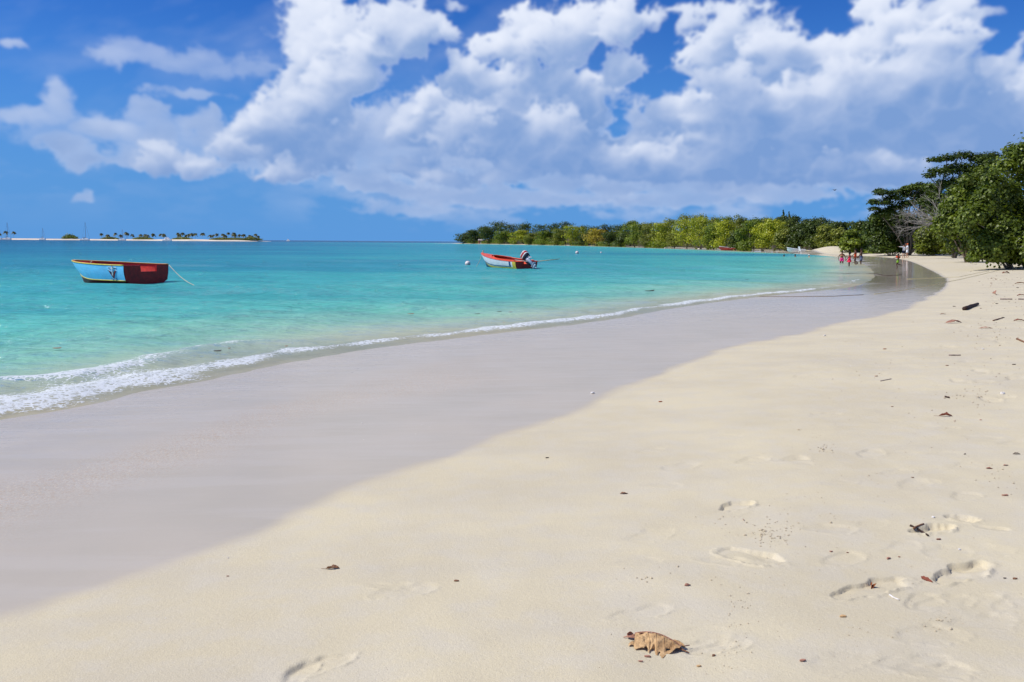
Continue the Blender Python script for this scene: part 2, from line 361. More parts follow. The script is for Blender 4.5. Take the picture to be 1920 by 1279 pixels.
for f in [(1378,948,35,.27,.17,.030,.08),(1404,1042,-40,.33,.22,.028,.10),(1752,992,24,.30,.14,.040,.08),(1803,972,-20,.17,.13,.042,.14),(1800,1074,30,.42,.17,.040,.07),(1628,1104,24,.46,.16,.028,.12),(1860,990,-30,.16,.09,.014,.2),
          (1490,862,10,.27,.14,.012,.25),(1552,776,10,.30,.15,.012,.25),(1498,868,-20,.2,.1,.008,.3),(1836,716,0,.34,.2,.02,.3),(1850,700,30,.3,.14,.02,.25),(1880,745,10,.3,.15,.018,.25),(1800,740,0,.33,.14,.02,.3),
          (1575,1240,30,.3,.16,.007,.4),(596,1248,40,.30,.15,.016,.25),(562,1262,80,.24,.12,.012,.3),(756,1108,15,.30,.17,.012,.45),(730,1098,-10,.24,.1,.007,.45),(1315,1212,15,.26,.13,.012,.3),(1755,1255,0,.3,.14,.012,.3),(1840,1165,15,.3,.15,.008,.4),
          (1720,905,15,.32,.16,.009,.4),(1570,905,20,.3,.14,.006,.5),(1660,790,10,.3,.15,.007,.5),(1730,800,10,.3,.15,.008,.5),(1900,620,0,.36,.2,.025,.3),(1870,600,20,.36,.2,.02,.3),(1640,700,0,.34,.2,.012,.4),(1900,830,10,.3,.15,.014,.3),(1840,820,-20,.28,.14,.010,.35),(1905,1130,30,.3,.15,.01,.4),(1770,850,5,.3,.15,.006,.5),(1685,850,15,.3,.15,.006,.5)]+[(rpf.uniform(1180,1915),py_,rpf.uniform(-10,50),rpf.uniform(.26,.34),rpf.uniform(.12,.2),rpf.uniform(.004,.013),rpf.uniform(.2,.5)) for py_ in [rpf.uniform(600,1250) for _ in range(46)]]+[(rpf.uniform(1760,1920),rpf.uniform(520,760),rpf.uniform(0,90),.34,.2,rpf.uniform(.015,.03),.3) for _ in range(26)]: footprint(*f)
# radial grid shared by ground and water
def polar():
    rr=np.concatenate([[.001,.6,1.2,1.7,2.1],1/np.arange(1/2.4,1/60,-.00052),60*1.008**np.arange(0,350),np.geomspace(1000,3200,20)])
    aa=np.concatenate([np.arange(-180,-34,3.),np.arange(-34,34,.1),np.arange(34,180,3.)])
    return np.unique(rr),np.radians(aa)
RR,AA=polar(); nr,na=len(RR),len(AA)
RG,AG=np.meshgrid(RR,AA,indexing='ij'); GX=(RG*np.sin(AG)).ravel(); GY=(RG*np.cos(AG)).ravel()
ii,jj=np.meshgrid(np.arange(nr-1),np.arange(na),indexing='ij'); j2=(jj+1)%na
QF=np.stack([ii*na+jj,ii*na+j2,(ii+1)*na+j2,(ii+1)*na+jj],-1).reshape(-1,4)
GZ,DW,DV,KEY=Zfull(GX,GY)
def subset(V,Fm,attrs):
    used=np.zeros(len(V),bool); used[Fm.ravel()]=True; idx=np.cumsum(used)-1
    return V[used],idx[Fm],{k:a[used] for k,a in attrs.items()}
def nodes_of(M):
    M.use_nodes=True; nt=M.node_tree; N=nt.nodes; L=nt.links
    def nd(t,ins=None,**k):
        n=N.new(t)
        for a,b in k.items(): setattr(n,a,b)
        for a,b in (ins or {}).items():
            if isinstance(b,bpy.types.NodeSocket): L.new(b,n.inputs[a])
            else: n.inputs[a].default_value=b
        return n
    def attr(nm): return nd('ShaderNodeAttribute',attribute_name=nm).outputs['Fac']
    def mt(op,*a,clamp=False):
        n=nd('ShaderNodeMath',operation=op,use_clamp=clamp)
        for i,v in enumerate(a):
            if isinstance(v,(int,float)): n.inputs[i].default_value=v
            else: L.new(v,n.inputs[i])
        return n.outputs[0]
    def mixc(f,a,b,bt='MIX'):
        n=nd('ShaderNodeMix',data_type='RGBA',blend_type=bt)
        for s,v in ((n.inputs[0],f),(n.inputs[6],a),(n.inputs[7],b)):
            if isinstance(v,(int,float)): s.default_value=v
            elif isinstance(v,tuple): s.default_value=(*v,1)
            else: L.new(v,s)
        return n.outputs[2]
    def rng(v,a,b,c=0.,d=1.,sm=True):
        n=nd('ShaderNodeMapRange',interpolation_type='SMOOTHSTEP' if sm else 'LINEAR'); L.new(v,n.inputs[0]); 
        for i,q in enumerate((a,b,c,d)): n.inputs[i+1].default_value=q
        return n.outputs[0]
    def noise(sc,det=4,ro=.5,vec=None,scl=None):
        n=nd('ShaderNodeTexNoise'); n.inputs['Scale'].default_value=sc; n.inputs['Detail'].default_value=det; n.inputs['Roughness'].default_value=ro
        p=vec
        if scl:
            mp=nd('ShaderNodeMapping'); mp.inputs['Scale'].default_value=scl; L.new(p,mp.inputs[0]); p=mp.outputs[0]
        if p is not None: L.new(p,n.inputs[0])
        return n.outputs[0]
    return N,L,nd,attr,mt,mixc,rng,noise
def sand_material():
    M=bpy.data.materials.new('beach_sand'); N,L,nd,attr,mt,mixc,rng,noise=nodes_of(M)
    P=nd('ShaderNodeNewGeometry').outputs['Position']; b=N['Principled BSDF']
    wet=attr('wet'); film=attr('film'); band=attr('band')
    litter=attr('litter')
    g1=noise(170,2,.6,P); g2=noise(620,1,.5,P); g3=noise(.9,5,.55,P); g4=noise(5,4,.6,P); g5=noise(48,3,.6,P)
    dry=mixc(rng(g3,.35,.68),SAND_A,SAND_B)
    dry=mixc(mt('MULTIPLY',rng(noise(1,4,.55,P,(.7,2.4,1)),.45,.65),.30),dry,(.50,.455,.375))
    dry=mixc(mt('MULTIPLY',rng(g4,.40,.7),.35),dry,(.56,.52,.45))
    dry=mixc(mt('MULTIPLY',rng(g2,.62,.74),.50),dry,(.20,.16,.12))
    dry=mixc(mt('MULTIPLY',rng(g1,.60,.72),.30),dry,(.30,.25,.20))
    dry=mixc(mt('MULTIPLY',rng(g1,.30,.42,1,0),.25),dry,(.75,.70,.60))
    dry=mixc(litter,dry,mixc(rng(g4,.35,.65),(.045,.045,.015),(.13,.095,.05)))
    wc=mixc(rng(g3,.3,.7),WET_A,WET_B)
    wc=mixc(mt('MULTIPLY',rng(noise(1,5,.6,P,(.5,3.2,1)),.45,.62),.35),wc,(.53,.475,.40))
    wc=mixc(mt('MULTIPLY',rng(g2,.55,.75),.16),wc,(.16,.12,.10))
    # line of coarse golden grit left by the swash
    bd=mt('MULTIPLY',band,rng(g5,.50,.60))
    wc=mixc(mt('MULTIPLY',bd,.55),wc,(.42,.27,.13))
    bd2=mt('MULTIPLY',band,rng(noise(90,3,.6,P),.56,.63)); wc=mixc(mt('MULTIPLY',bd2,.6),wc,(.80,.68,.48))
    st=noise(1,4,.55,P,(2.2,11,1)); L.new(mixc(wet,dry,wc),b.inputs['Base Color'])
    st2=rng(st,.35,.65)
    farw=rng(attr('rad'),16,45); rw=mt('ADD',mt('MULTIPLY',st2,.09),mt('SUBTRACT',.30,mt('MULTIPLY',farw,.25))); rw=mt('SUBTRACT',rw,mt('MULTIPLY',film,.08))
    sw_=attr('swash'); rw=mt('ADD',rw,mt('MULTIPLY',sw_,.24)); rgh=nd('ShaderNodeMix',data_type='FLOAT'); L.new(wet,rgh.inputs[0]); rgh.inputs[2].default_value=.95; L.new(rw,rgh.inputs[3]); L.new(rgh.outputs[0],b.inputs['Roughness'])
    sp=nd('ShaderNodeMix',data_type='FLOAT'); L.new(wet,sp.inputs[0]); sp.inputs[2].default_value=.15; L.new(mt('ADD',mt('MULTIPLY',film,.16),mt('ADD',mt('ADD',.22,mt('MULTIPLY',farw,.45)),mt('MULTIPLY',st2,.18))),sp.inputs[3]); L.new(sp.outputs[0],b.inputs['Specular IOR Level'])
    b.inputs['IOR'].default_value=1.45
    # bump: grain when dry, faint long ripples when wet
    h=mt('ADD',mt('MULTIPLY',g1,.5),mt('MULTIPLY',g5,.7))
    b1=nd('ShaderNodeBump'); b1.inputs['Distance'].default_value=.006; L.new(h,b1.inputs['Height']); L.new(rng(wet,0,1,.55,.03),b1.inputs['Strength'])
    wv=noise(1,5,.6,P,(3,9,1)); b2=nd('ShaderNodeBump'); b2.inputs['Distance'].default_value=.012; L.new(wv,b2.inputs['Height']); L.new(mt('MULTIPLY',wet,mt('MULTIPLY',mt('ADD',.10,mt('MULTIPLY',film,.50)),mt('SUBTRACT',1.0,mt('MULTIPLY',farw,.6)))),b2.inputs['Strength']); L.new(b1.outputs[0],b2.inputs['Normal']); L.new(b2.outputs[0],b.inputs['Normal'])
    return M
SAND_A=(.615,.54,.375); SAND_B=(.555,.485,.34); WET_A=(.46,.405,.315); WET_B=(.50,.435,.34)
M_SAND=sand_material()
rr_=np.hypot(GX,GY)
wn_=vnoise(GX*1.3,GY*1.3,61)*.10+vnoise(GX*.45,GY*.45,62)*.12
wet=sstep(.09,-.17,DV+(wn_+vnoise(GX*4,GY*4,68)*.03+vnoise(GX*9,GY*9,69)*.015)*sstep(80,20,rr_))
film=np.exp(-np.clip(DW,0,None)/1.6)*sstep(80,40,rr_)*.9+sstep(60,35,rr_)*0
band=np.exp(-((DW-2.9+.5*vnoise(GX*.5,GY*.5,63))/.55)**2)*sstep(900,350,KEY)+.45*np.exp(-((DW-.25)/.25)**2)*sstep(900,300,KEY)
thr=np.interp(KEY,[1690,1720,1745,1780],[26,15,6,3])
litter_=sstep(130,150,GY)*sstep(thr-1,thr+2.5,DV+vnoise(GX*.12,GY*.12,66)*2.5)*(np.hypot(GX-HEAP[0],GY-HEAP[1])>9)
litter_=np.maximum(litter_,sstep(13,19,DV+vnoise(GX*.2,GY*.2,67)*2)*sstep(45,60,GY)*.8)
keep=(DW[QF].max(1)>-14)
V,Fm,at1=subset(np.stack([GX,GY,GZ],1),QF[keep],dict(wet=wet,film=film,band=np.clip(band,0,1),litter=litter_,rad=rr_,swash=sstep(-3.0,-6.5,DV+1.4*vnoise(GX*.35,GY*.5,70)+.5*vnoise(GX*1.1,GY*1.6,71))*sstep(18,40,rr_)))
beach=np_mesh('beach',V,Fm,M_SAND,smooth=True,attrs=at1); tag(beach,kind='structure')
# ------------------------------------------------------------------ water
def wave_height(x,y,r,dW,key):
    z=np.zeros_like(x); rs=np.random.RandomState(5)
    fade=sstep(0.3,5,-dW); sp=np.maximum(.00052*r*r,.02)
    for i in range(26):
        lam=.45*1.16**i*rs.uniform(.9,1.1); th=math.radians(rs.normal(15,32)); k=2*math.pi/lam
        amp=.0060*lam**.62; ph=rs.uniform(0,6.28)
        wob=vnoise(x/(lam*3),y/(lam*3),100+i)*2.2
        a=np.clip(1.6-sp*2.2/lam,0,1)
        z+=amp*a*np.sin(k*(x*math.sin(th)+y*math.cos(th))+ph+wob)
    z*=fade*sstep(900,200,r)
    near=sstep(160,60,r)
    nz=vnoise(key*.010,key*0+.5,71); n2=vnoise(x*1.4,y*1.4,72)*.5+vnoise(x*3.3,y*3.3,73)*.25; dd=dW+n2*.22*near
    big=np.interp(key,[-300,0,300,560,620,700,900,1000,1150,1250,1400,1640,1700],[.9,1,1,1,1.2,.7,.6,.9,.8,.5,.6,.3,0])
    z+=near*big*(.060*np.exp(-((dd+.55)/.34)**2)+.085*np.exp(-((dd+1.9+.5*nz)/.42)**2)*np.interp(key,[0,560,640,760],[1,1,.8,.2])+.03*np.exp(-((dd+4.2)/.7)**2))
    z+=near*(.014*sstep(.12,-.15,dd)-.10*sstep(.05,.5,dd))-.02*(1-near)*sstep(0,3,dW)
    z+=near*sstep(1.2,.1,np.abs(dd+1.1))*(fbm(x*4,y*4,3,81)*.02)*big
    return z,dd
wkeep=(DW[QF].min(1)<.8)&(RG.ravel()[QF].max(1)>2.5)
far_r=np.geomspace(3200,60000,24)
WZ,DD=wave_height(GX,GY,rr_,DW,KEY)
e1=np.interp(KEY,[-300,0,300,420,560,640,880,930,1000,1150,1180,1260,1280,1390,1430,1520,1600,1640,1660],[.85,.88,.75,.66,.55,.42,.40,.85,1,.85,.5,.5,.9,.9,.75,.8,.4,.3,0])
e2=np.interp(KEY,[-300,0,300,540,600,640,760,900,1600,1650],[.4,.75,.85,.85,1,.7,.25,.22,.2,0])
fw_=np.interp(KEY,[-300,0,450,600],[1.15,1.1,1.,1])
foam=e1*np.exp(-((DD+.50)/(.42*fw_))**2)+e2*np.exp(-((DD+2.0+.5*vnoise(KEY*.010,KEY*0+.5,71))/(.36*fw_))**2)+.62*e1*sstep(-2.6,-1.2,DD)*sstep(.1,-.4,DD)*sstep(620,300,KEY)+.20*np.exp(-((DD+.05)/.07)**2)
foam=foam*(.92+.42*fbm(GX*.9,GY*.9,3,83)+.25*vnoise(KEY*.03,KEY*0+.2,84)*sstep(700,300,KEY))
foam=foam+(.54+.30*vnoise(KEY*.02,KEY*0+.9,85)+.25*fbm(GX*1.6,GY*1.6,2,86))*np.exp(-((DD+.45+.12*vnoise(GX,GY,87))/.16)**2)*(KEY<1630)  # thin highlight along the wave crest, painted in as extra white foam
foam=np.clip(foam,0,1)*sstep(150,90,rr_)
dep=np.interp(-DW,[-1,0,.6,2.2,5,12,35,90,170,420],[0,0.01,.06,.17,.38,.86,1.35,1.9,3.0,5.5])
patch=sstep(.25,.6,fbm(GX*.02,GY*.05,4,90)+.12)*.6*sstep(10,40,-DW)
gc=at(1500,475,125); patch=patch+1.6*np.exp(-(((GX-gc[0])/26)**2+((GY-140)/14)**2))
dep=dep+patch
V,Fm,at2=subset(np.stack([GX,GY,WZ],1),QF[wkeep],dict(foam=foam,depth=dep,rad=rr_))
# outer sea ring out to the horizon, sharing the last ring's radius
a2=AA; R2,A2=np.meshgrid(np.concatenate([[RR[-1]],far_r[1:]]),a2,indexing='ij'); V2=np.stack([(R2*np.sin(A2)).ravel(),(R2*np.cos(A2)).ravel(),np.full(R2.size,-.02)],1)
i2,j_=np.meshgrid(np.arange(len(far_r)-1),np.arange(na),indexing='ij'); F2=np.stack([i2*na+j_,i2*na+(j_+1)%na,(i2+1)*na+(j_+1)%na,(i2+1)*na+j_],-1).reshape(-1,4)
nV=len(V); V=np.vstack([V,V2]); Fm=np.vstack([Fm,F2+nV])
for k,v in (('foam',0),('depth',5.5),('rad',4000)): at2[k]=np.concatenate([at2[k],np.full(len(V2),v)])
def water_material():
    M=bpy.data.materials.new('sea_water'); N,L,nd,attr,mt,mixc,rng,noise=nodes_of(M)
    P=nd('ShaderNodeNewGeometry').outputs['Position']; dp=attr('depth'); fo=attr('foam'); rad=attr('rad')
    cr=nd('ShaderNodeValToRGB'); L.new(mt('DIVIDE',dp,5.5),cr.inputs[0]); e=cr.color_ramp.elements
    e[0].position=0; e[0].color=(.60,.54,.36,1); e[1].position=1; e[1].color=(.010,.075,.19,1)
    for p,c in ((.022,(.48,.53,.36)),(.05,(.27,.55,.41)),(.10,(.125,.52,.44)),(.19,(.065,.43,.43)),(.30,(.042,.33,.40)),(.52,(.02,.18,.32))):
        q=e.new(p); q.color=(*c,1)
    # broad patches of lighter and darker water
    pn=noise(1,4,.55,P,(.05,.13,1)); colr=mixc(mt('MULTIPLY',rng(pn,.40,.62),.30),cr.outputs[0],(.02,.24,.33))
    # small scale ripples, fading with distance
    n1=noise(1,5,.62,P,(1.5,4.4,2)); n2=noise(1,3,.55,P,(7,16,6)); n3=noise(1,4,.6,P,(.30,.95,1))
    n4=noise(1,3,.5,P,(.12,.42,1)); h=mt('ADD',mt('ADD',mt('MULTIPLY',n1,.60),mt('MULTIPLY',n4,2.6)),mt('ADD',mt('MULTIPLY',n2,.08),mt('MULTIPLY',n3,1.5)))
    bp=nd('ShaderNodeBump'); bp.inputs['Distance'].default_value=.36; L.new(h,bp.inputs['Height']); L.new(rng(dp,0,.4,.18,1.0),bp.inputs['Strength'])
    dif=nd('ShaderNodeBsdfDiffuse'); L.new(colr,dif.inputs[0]); L.new(bp.outputs[0],dif.inputs['Normal'])
    tr=nd('ShaderNodeBsdfTransparent'); L.new(mixc(rng(dp,0,.2),(.98,.98,.96),(.80,.95,.86)),tr.inputs[0])
    body=nd('ShaderNodeMixShader'); L.new(rng(dp,0.0,.14,.50,1.0,False),body.inputs[0]); L.new(tr.outputs[0],body.inputs[1]); L.new(dif.outputs[0],body.inputs[2])
    gl=nd('ShaderNodeBsdfGlossy'); gl.inputs['Roughness'].default_value=.05; L.new(bp.outputs[0],gl.inputs['Normal'])
    fr=nd('ShaderNodeFresnel'); fr.inputs[0].default_value=1.333; L.new(bp.outputs[0],fr.inputs['Normal'])
    ff=mt('MULTIPLY',mt('MINIMUM',mt('MULTIPLY',fr.outputs[0],1.0),.66),rng(dp,.0,.16,.35,1))
    s=nd('ShaderNodeMixShader'); L.new(ff,s.inputs[0]); L.new(body.outputs[0],s.inputs[1]); L.new(gl.outputs[0],s.inputs[2])
    # foam
    fn=noise(13,7,.78,P); fv=nd('ShaderNodeTexVoronoi',feature='DISTANCE_TO_EDGE'); fv.inputs['Scale'].default_value=10; 
    wp=nd('ShaderNodeVectorMath',operation='ADD'); L.new(P,wp.inputs[0]); nc=nd('ShaderNodeTexNoise'); nc.inputs['Scale'].default_value=6; L.new(P,nc.inputs[0]); vs=nd('ShaderNodeVectorMath',operation='SCALE'); vs.inputs['Scale'].default_value=.25; L.new(nc.outputs['Color'],vs.inputs[0]); L.new(vs.outputs[0],wp.inputs[1]); L.new(wp.outputs[0],fv.inputs['Vector'])
    ed=rng(fv.outputs['Distance'],0,.16,1,0); t=mt('ADD',mt('MULTIPLY',fn,1.0),mt('MULTIPLY',ed,.22)); th=mt('SUBTRACT',1.13,mt('MULTIPLY',fo,.66))
    fm=mt('MULTIPLY',rng(mt('SUBTRACT',t,th),-.06,.10),rng(fo,.02,.15),clamp=True)
    fd=nd('ShaderNodeBsdfPrincipled'); fd.inputs['Base Color'].default_value=(.84,.87,.88,1); fd.inputs['Roughness'].default_value=.5
    b3=nd('ShaderNodeBump'); b3.inputs['Distance'].default_value=.04; b3.inputs['Strength'].default_value=.8; L.new(fn,b3.inputs['Height']); L.new(b3.outputs[0],fd.inputs['Normal'])
    s2=nd('ShaderNodeMixShader'); L.new(mt('MULTIPLY',fm,.9),s2.inputs[0]); L.new(s.outputs[0],s2.inputs[1]); L.new(fd.outputs[0],s2.inputs[2])
    L.new(s2.outputs[0],N['Material Output'].inputs[0]); N.remove(N['Principled BSDF'])
    return M
M_WATER=water_material()
sea=np_mesh('sea',V,Fm,M_WATER,smooth=True,attrs=at2); tag(sea,kind='structure')
# ================================================================== TREES
def leaf_quads(P,Nn,size,n=4,seed=0,aspect=1.0,fold=0.0):
    """polygons with n corners around every point P with normal Nn"""
    rs=np.random.RandomState(seed); k=len(P)
    Nn=Nn/ (np.linalg.norm(Nn,axis=1,keepdims=True)+1e-9)
    a=rs.normal(size=(k,3)); a-=Nn*(a*Nn).sum(1,keepdims=True); a/=np.linalg.norm(a,axis=1,keepdims=True)+1e-9; b=np.cross(Nn,a)
    s=size*rs.uniform(.65,1.3,(k,1)); V=[]
    for i in range(n):
        t=2*math.pi*i/n; V.append(P+a*s*math.cos(t)*aspect+b*s*math.sin(t)+Nn*s*fold*math.cos(2*t))
    V=np.stack(V,1).reshape(-1,3); Fq=np.arange(k*n).reshape(k,n)
    return V,Fq
def crown_points(clumps,n,seed=0,shell=.55,up=.25):
    """clumps: rows (x,y,z,rx,ry,rz). returns points, normals, tint"""
    rs=np.random.RandomState(seed); C=np.array(clumps,float); w=(C[:,3]*C[:,5])**.9; w/=w.sum()
    idx=rs.choice(len(C),n,p=w); d=rs.normal(size=(n,3)); d[:,2]=np.where(d[:,2]<-.8,-d[:,2]*.6,d[:,2]); d/=np.linalg.norm(d,axis=1,keepdims=True)
    rad=shell+(1-shell)*rs.rand(n)**.6; rad*=1+.22*rs.normal(size=n)*.6
    # sub lumps on each clump so that the outline is uneven
    lump=1+.16*np.sin(d[:,0]*7+idx*1.7)*np.sin(d[:,2]*6+idx*.9)+.10*np.sin(d[:,1]*13+idx)
    R=C[idx,3:6]; P=C[idx,:3]+d*R*(rad*lump)[:,None]
    Nn=d/R*R.mean(1,keepdims=True)+rs.normal(size=(n,3))*.40; Nn[:,2]+=up
    ct=rs.rand(len(C)); tint=np.clip(.22+.42*ct[idx]+rs.normal(size=n)*.20,0,1)
    return P,Nn,tint
def make_crown(name,mat_,parent,clumps,n,size,seed,sides=4,shell=.55,aspect=1.,up=.25,fold=0,kind=None):
    P,Nn,t=crown_points(clumps,n,seed,shell,up); V,Fq=leaf_quads(P,Nn,size,sides,seed+1,aspect,fold)
    o=np_mesh(name,V,Fq,mat_,parent,False,None,dict(tint=t)); return o
def limbs(mb,base,tips,r0,n=6,seed=0,wob=.15):
    rs=random.Random(seed)
    for tp in tips:
        b=Vector(base); t=Vector(tp); L_=(t-b).length; pts=[];N_=6
        side=Vector((rs.uniform(-1,1),rs.uniform(-1,1),0))*wob*L_
        for i in range(N_+1):
            u=i/N_; p=b.lerp(t,u)+side*math.sin(math.pi*u)*.6+Vector((0,0,1))*math.sin(math.pi*u)*L_*.08
            p+=Vector((rs.uniform(-1,1),rs.uniform(-1,1),rs.uniform(-1,1)))*L_*.02*(0<i<N_); pts.append(p)
        mb.tube(pts,[r0*(1-.8*i/N_) for i in range(N_+1)],n)
M_BARK=mat('bark_grey',(.17,.135,.10),.9,.2,.6,30,.4,6)
M_BARKL=mat('bark_pale',(.34,.29,.24),.85,.2,.5,30,.3,6)
GREENS={'y':leafmat('leaves_lime',(0.184,0.216,0.013),(0.337,0.360,0.020),(0.522,0.518,0.033)),
        'o':leafmat('leaves_olive',(0.107,0.129,0.018),(0.192,0.216,0.024),(0.337,0.331,0.050)),
        'g':leafmat('leaves_green',(0.085,0.122,0.011),(0.169,0.223,0.018),(0.307,0.353,0.031)),
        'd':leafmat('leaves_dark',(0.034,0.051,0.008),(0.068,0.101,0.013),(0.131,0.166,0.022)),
        't':leafmat('leaves_mustard',(0.261,0.201,0.022),(0.430,0.331,0.033),(0.583,0.461,0.066))}
M_GRAPE=leafmat('leaves_sea_grape',(0.051,0.074,0.006),(0.109,0.150,0.012),(0.229,0.283,0.028),.3,.4)
M_ALMOND=leafmat('leaves_almond',(0.027,0.046,0.005),(0.060,0.094,0.008),(0.137,0.181,0.016),.28,.42)
M_SHRUB=leafmat('leaves_shrub',(0.063,0.085,0.008),(0.126,0.162,0.014),(0.240,0.276,0.028),.3,.4)
# ---- far bank, front row: px, top y, width px, kind, label
FRONT=[(872,441,22,'d','low dark tree at the far left tip of the wooded point'),
(892,431,26,'d','dark tree second in from the tip of the wooded point, above a small red hut'),
(918,426,28,'d','dark rounded tree right of the red hut on the wooded point'),
(945,432,26,'g','mid green tree above the bow end of the boat with the outboard'),
(973,431,30,'y','bright lime tree standing right above the boat with the outboard'),
(997,437,24,'o','small olive tree just right of the lime tree above the outboard boat'),
(1020,432,30,'g','spreading green tree behind the first pale sand patch right of the outboard boat'),
(1048,428,28,'o','olive tree between the spreading green tree and the tall lime tree'),
(1074,422,36,'y','tall broad lime tree on the far bank above the white mooring buoy'),
(1098,441,22,'d','short dark bush tree between the tall lime tree and the mustard tree'),
(1118,427,34,'t','mustard yellow tree on the far bank, the only one of that hue'),
(1146,434,28,'d','dark green tree directly right of the mustard yellow tree'),
(1170,437,28,'d','low dark green tree with hanging skirt above the two far buoys'),
(1190,418,30,'g','tall green tree rising behind the low dark skirted tree'),
(1214,421,28,'o','pale olive tree with thin crown left of the highest part of the wood'),
(1240,415,30,'y','lime tree starting the highest part of the wood'),
(1264,434,24,'o','short olive thicket tree above a strip of sand with bare stems'),
(1288,409,36,'y','big lime tree left of the wood\'s highest crown'),
(1314,403,36,'y','highest lime tree of the far wood'),
(1338,418,34,'g','green tree with full crown down to the water left of the beached red boat'),
(1362,413,36,'y','wide lime tree directly above the beached red boat'),
(1386,430,28,'d','dark low tree overhanging the water right of the beached red boat'),
(1408,411,32,'g','tall green tree left of the vivid yellow green tree'),
(1430,417,34,'y','vivid yellow green tree with foliage in hanging lobes'),
(1452,409,34,'y','lime tree below the two pointed conifer tips'),
(1475,428,30,'o','dull olive tree with grey dead twigs above the swimmers'),
(1498,420,34,'d','dark round tree behind the white beach chair'),
(1522,416,34,'d','dark broad tree left of the sand heap'),
(1547,422,32,'o','olive tree directly behind the left slope of the sand heap'),
(1572,428,30,'o','olive tree behind the top of the sand heap'),
(1597,430,32,'g','green tree behind the creeper patch right of the sand heap'),
(1620,436,30,'d','dark tree just left of the tiered almond tree')]
WDIST={}
def bank_dist(px):
    xs=[p[0] for p in WPX[16:]][::-1]; ys=[on_plane(x,y,0)[1] for x,y in WPX[16:]][::-1]
    return float(np.interp(px,xs,ys))
def far_tree(px,topy,wpx,kind,label,extra,n,group,seed,low=.05,two=True):
    Y=bank_dist(px)+extra; b=at(px,460,Y); x,y=b[0],b[1]; z=max(Z(x,y,False),.1)
    top=at(px,topy,Y)[2]; H=top-z; Wd=wpx*Y/F*.66
    rs=random.Random(seed); root=empty('mangrove_tree',(x,y,z),0,label,'tree',group)
    cl=[]
    for i in range(15):
        a=rs.uniform(0,6.28); u=rs.uniform(.0,.95); h=(low+.10+ (.74-low)*(i/14)**1.0); rr=rs.uniform(.30,.46)*(1.12-.42*h)
        cl.append((math.cos(a)*Wd*u*(1.05-.35*h),math.sin(a)*Wd*u*.9,H*h,Wd*rr*1.5,Wd*rr*1.4,H*rs.uniform(.13,.22)))
    for i in range(3): cl.append((rs.uniform(-.35,.35)*Wd,rs.uniform(-.3,.3)*Wd,H*rs.uniform(.78,.88),Wd*rs.uniform(.3,.45),Wd*.4,H*rs.uniform(.10,.15)))
    n=int(n*1.5)
    sz=max(.16,.9*Y/F*1.0); sz=min(sz,.55)
    make_crown('crown',GREENS[kind],root,cl,n,sz,seed,4,.55,1.,.35)
    mb=MB(); limbs(mb,(0,0,-.3),[(rs.uniform(-.4,.4)*Wd,rs.uniform(-.4,.2)*Wd,H*rs.uniform(.4,.7)) for _ in range(4)],max(.12,H*.018),5,seed)
    mb.build('trunk',M_BARKL if kind in 'yot' else M_BARK,root,True)
    return root
for i,(px,ty,w,k,lb) in enumerate(FRONT):
    n=int(np.interp(px,[860,1200,1640],[1500,2400,3600])); far_tree(px,ty,w*1.12,k,lb,float(np.interp(px,[1400,1480,1540,1640],[6,10,30,46])),n,None,100+i)
SKY_LINE=[(862,448),(880,434),(905,422),(940,414),(975,417),(1000,418),(1030,418),(1065,415),(1100,421),(1150,421),(1185,413),(1215,415),(1240,412),(1280,403),(1310,400),(1350,404),(1400,405),(1430,403),(1470,403),(1510,408),(1560,409),(1600,413),(1640,415),(1700,414)]
rb=random.Random(3); SHORT=[f[4].split(',')[0] for f in FRONT]; used=set()
def back_label(px):
    o=sorted(range(len(FRONT)),key=lambda i:abs(FRONT[i][0]-px))
    for i in o:
        if i not in used: used.add(i); w=SHORT[i].split(); return 'darker back row crown behind the '+' '.join(w[:10])
    return 'darkest last back row crown beside the umbrella shaped almond tree'
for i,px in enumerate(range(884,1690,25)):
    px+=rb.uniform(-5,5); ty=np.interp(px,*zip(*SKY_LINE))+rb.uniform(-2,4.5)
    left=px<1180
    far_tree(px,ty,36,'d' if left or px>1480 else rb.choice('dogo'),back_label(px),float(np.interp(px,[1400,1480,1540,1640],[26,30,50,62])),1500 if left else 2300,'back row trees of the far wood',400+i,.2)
# two conifers
for px,ty,lb in ((1468,397,'left of two slim pointed conifer tips above the far wood'),(1479,400,'right of two slim pointed conifer tips above the far wood')):
    Y=bank_dist(px)+34; b=at(px,460,Y); z=Z(b[0],b[1],False); H=at(px,ty,Y)[2]-z
    r_=empty('conifer',(b[0],b[1],z),0,lb,'tree','two pointed conifers above the far wood')
    make_crown('crown',GREENS['d'],r_,[(math.sin(h*9)*.15-.5*(h-.3),0,H*h,1.5*(1.06-h),1.5*(1.06-h),H*.06) for h in np.linspace(.3,1,12)],1300,.16,77+px,4,.3)
    MB().tube([(0,0,-.2),(0,0,H*.5),(-.3,0,H*.95)],[.2,.12,.03],6).build('trunk',M_BARK,r_,True)
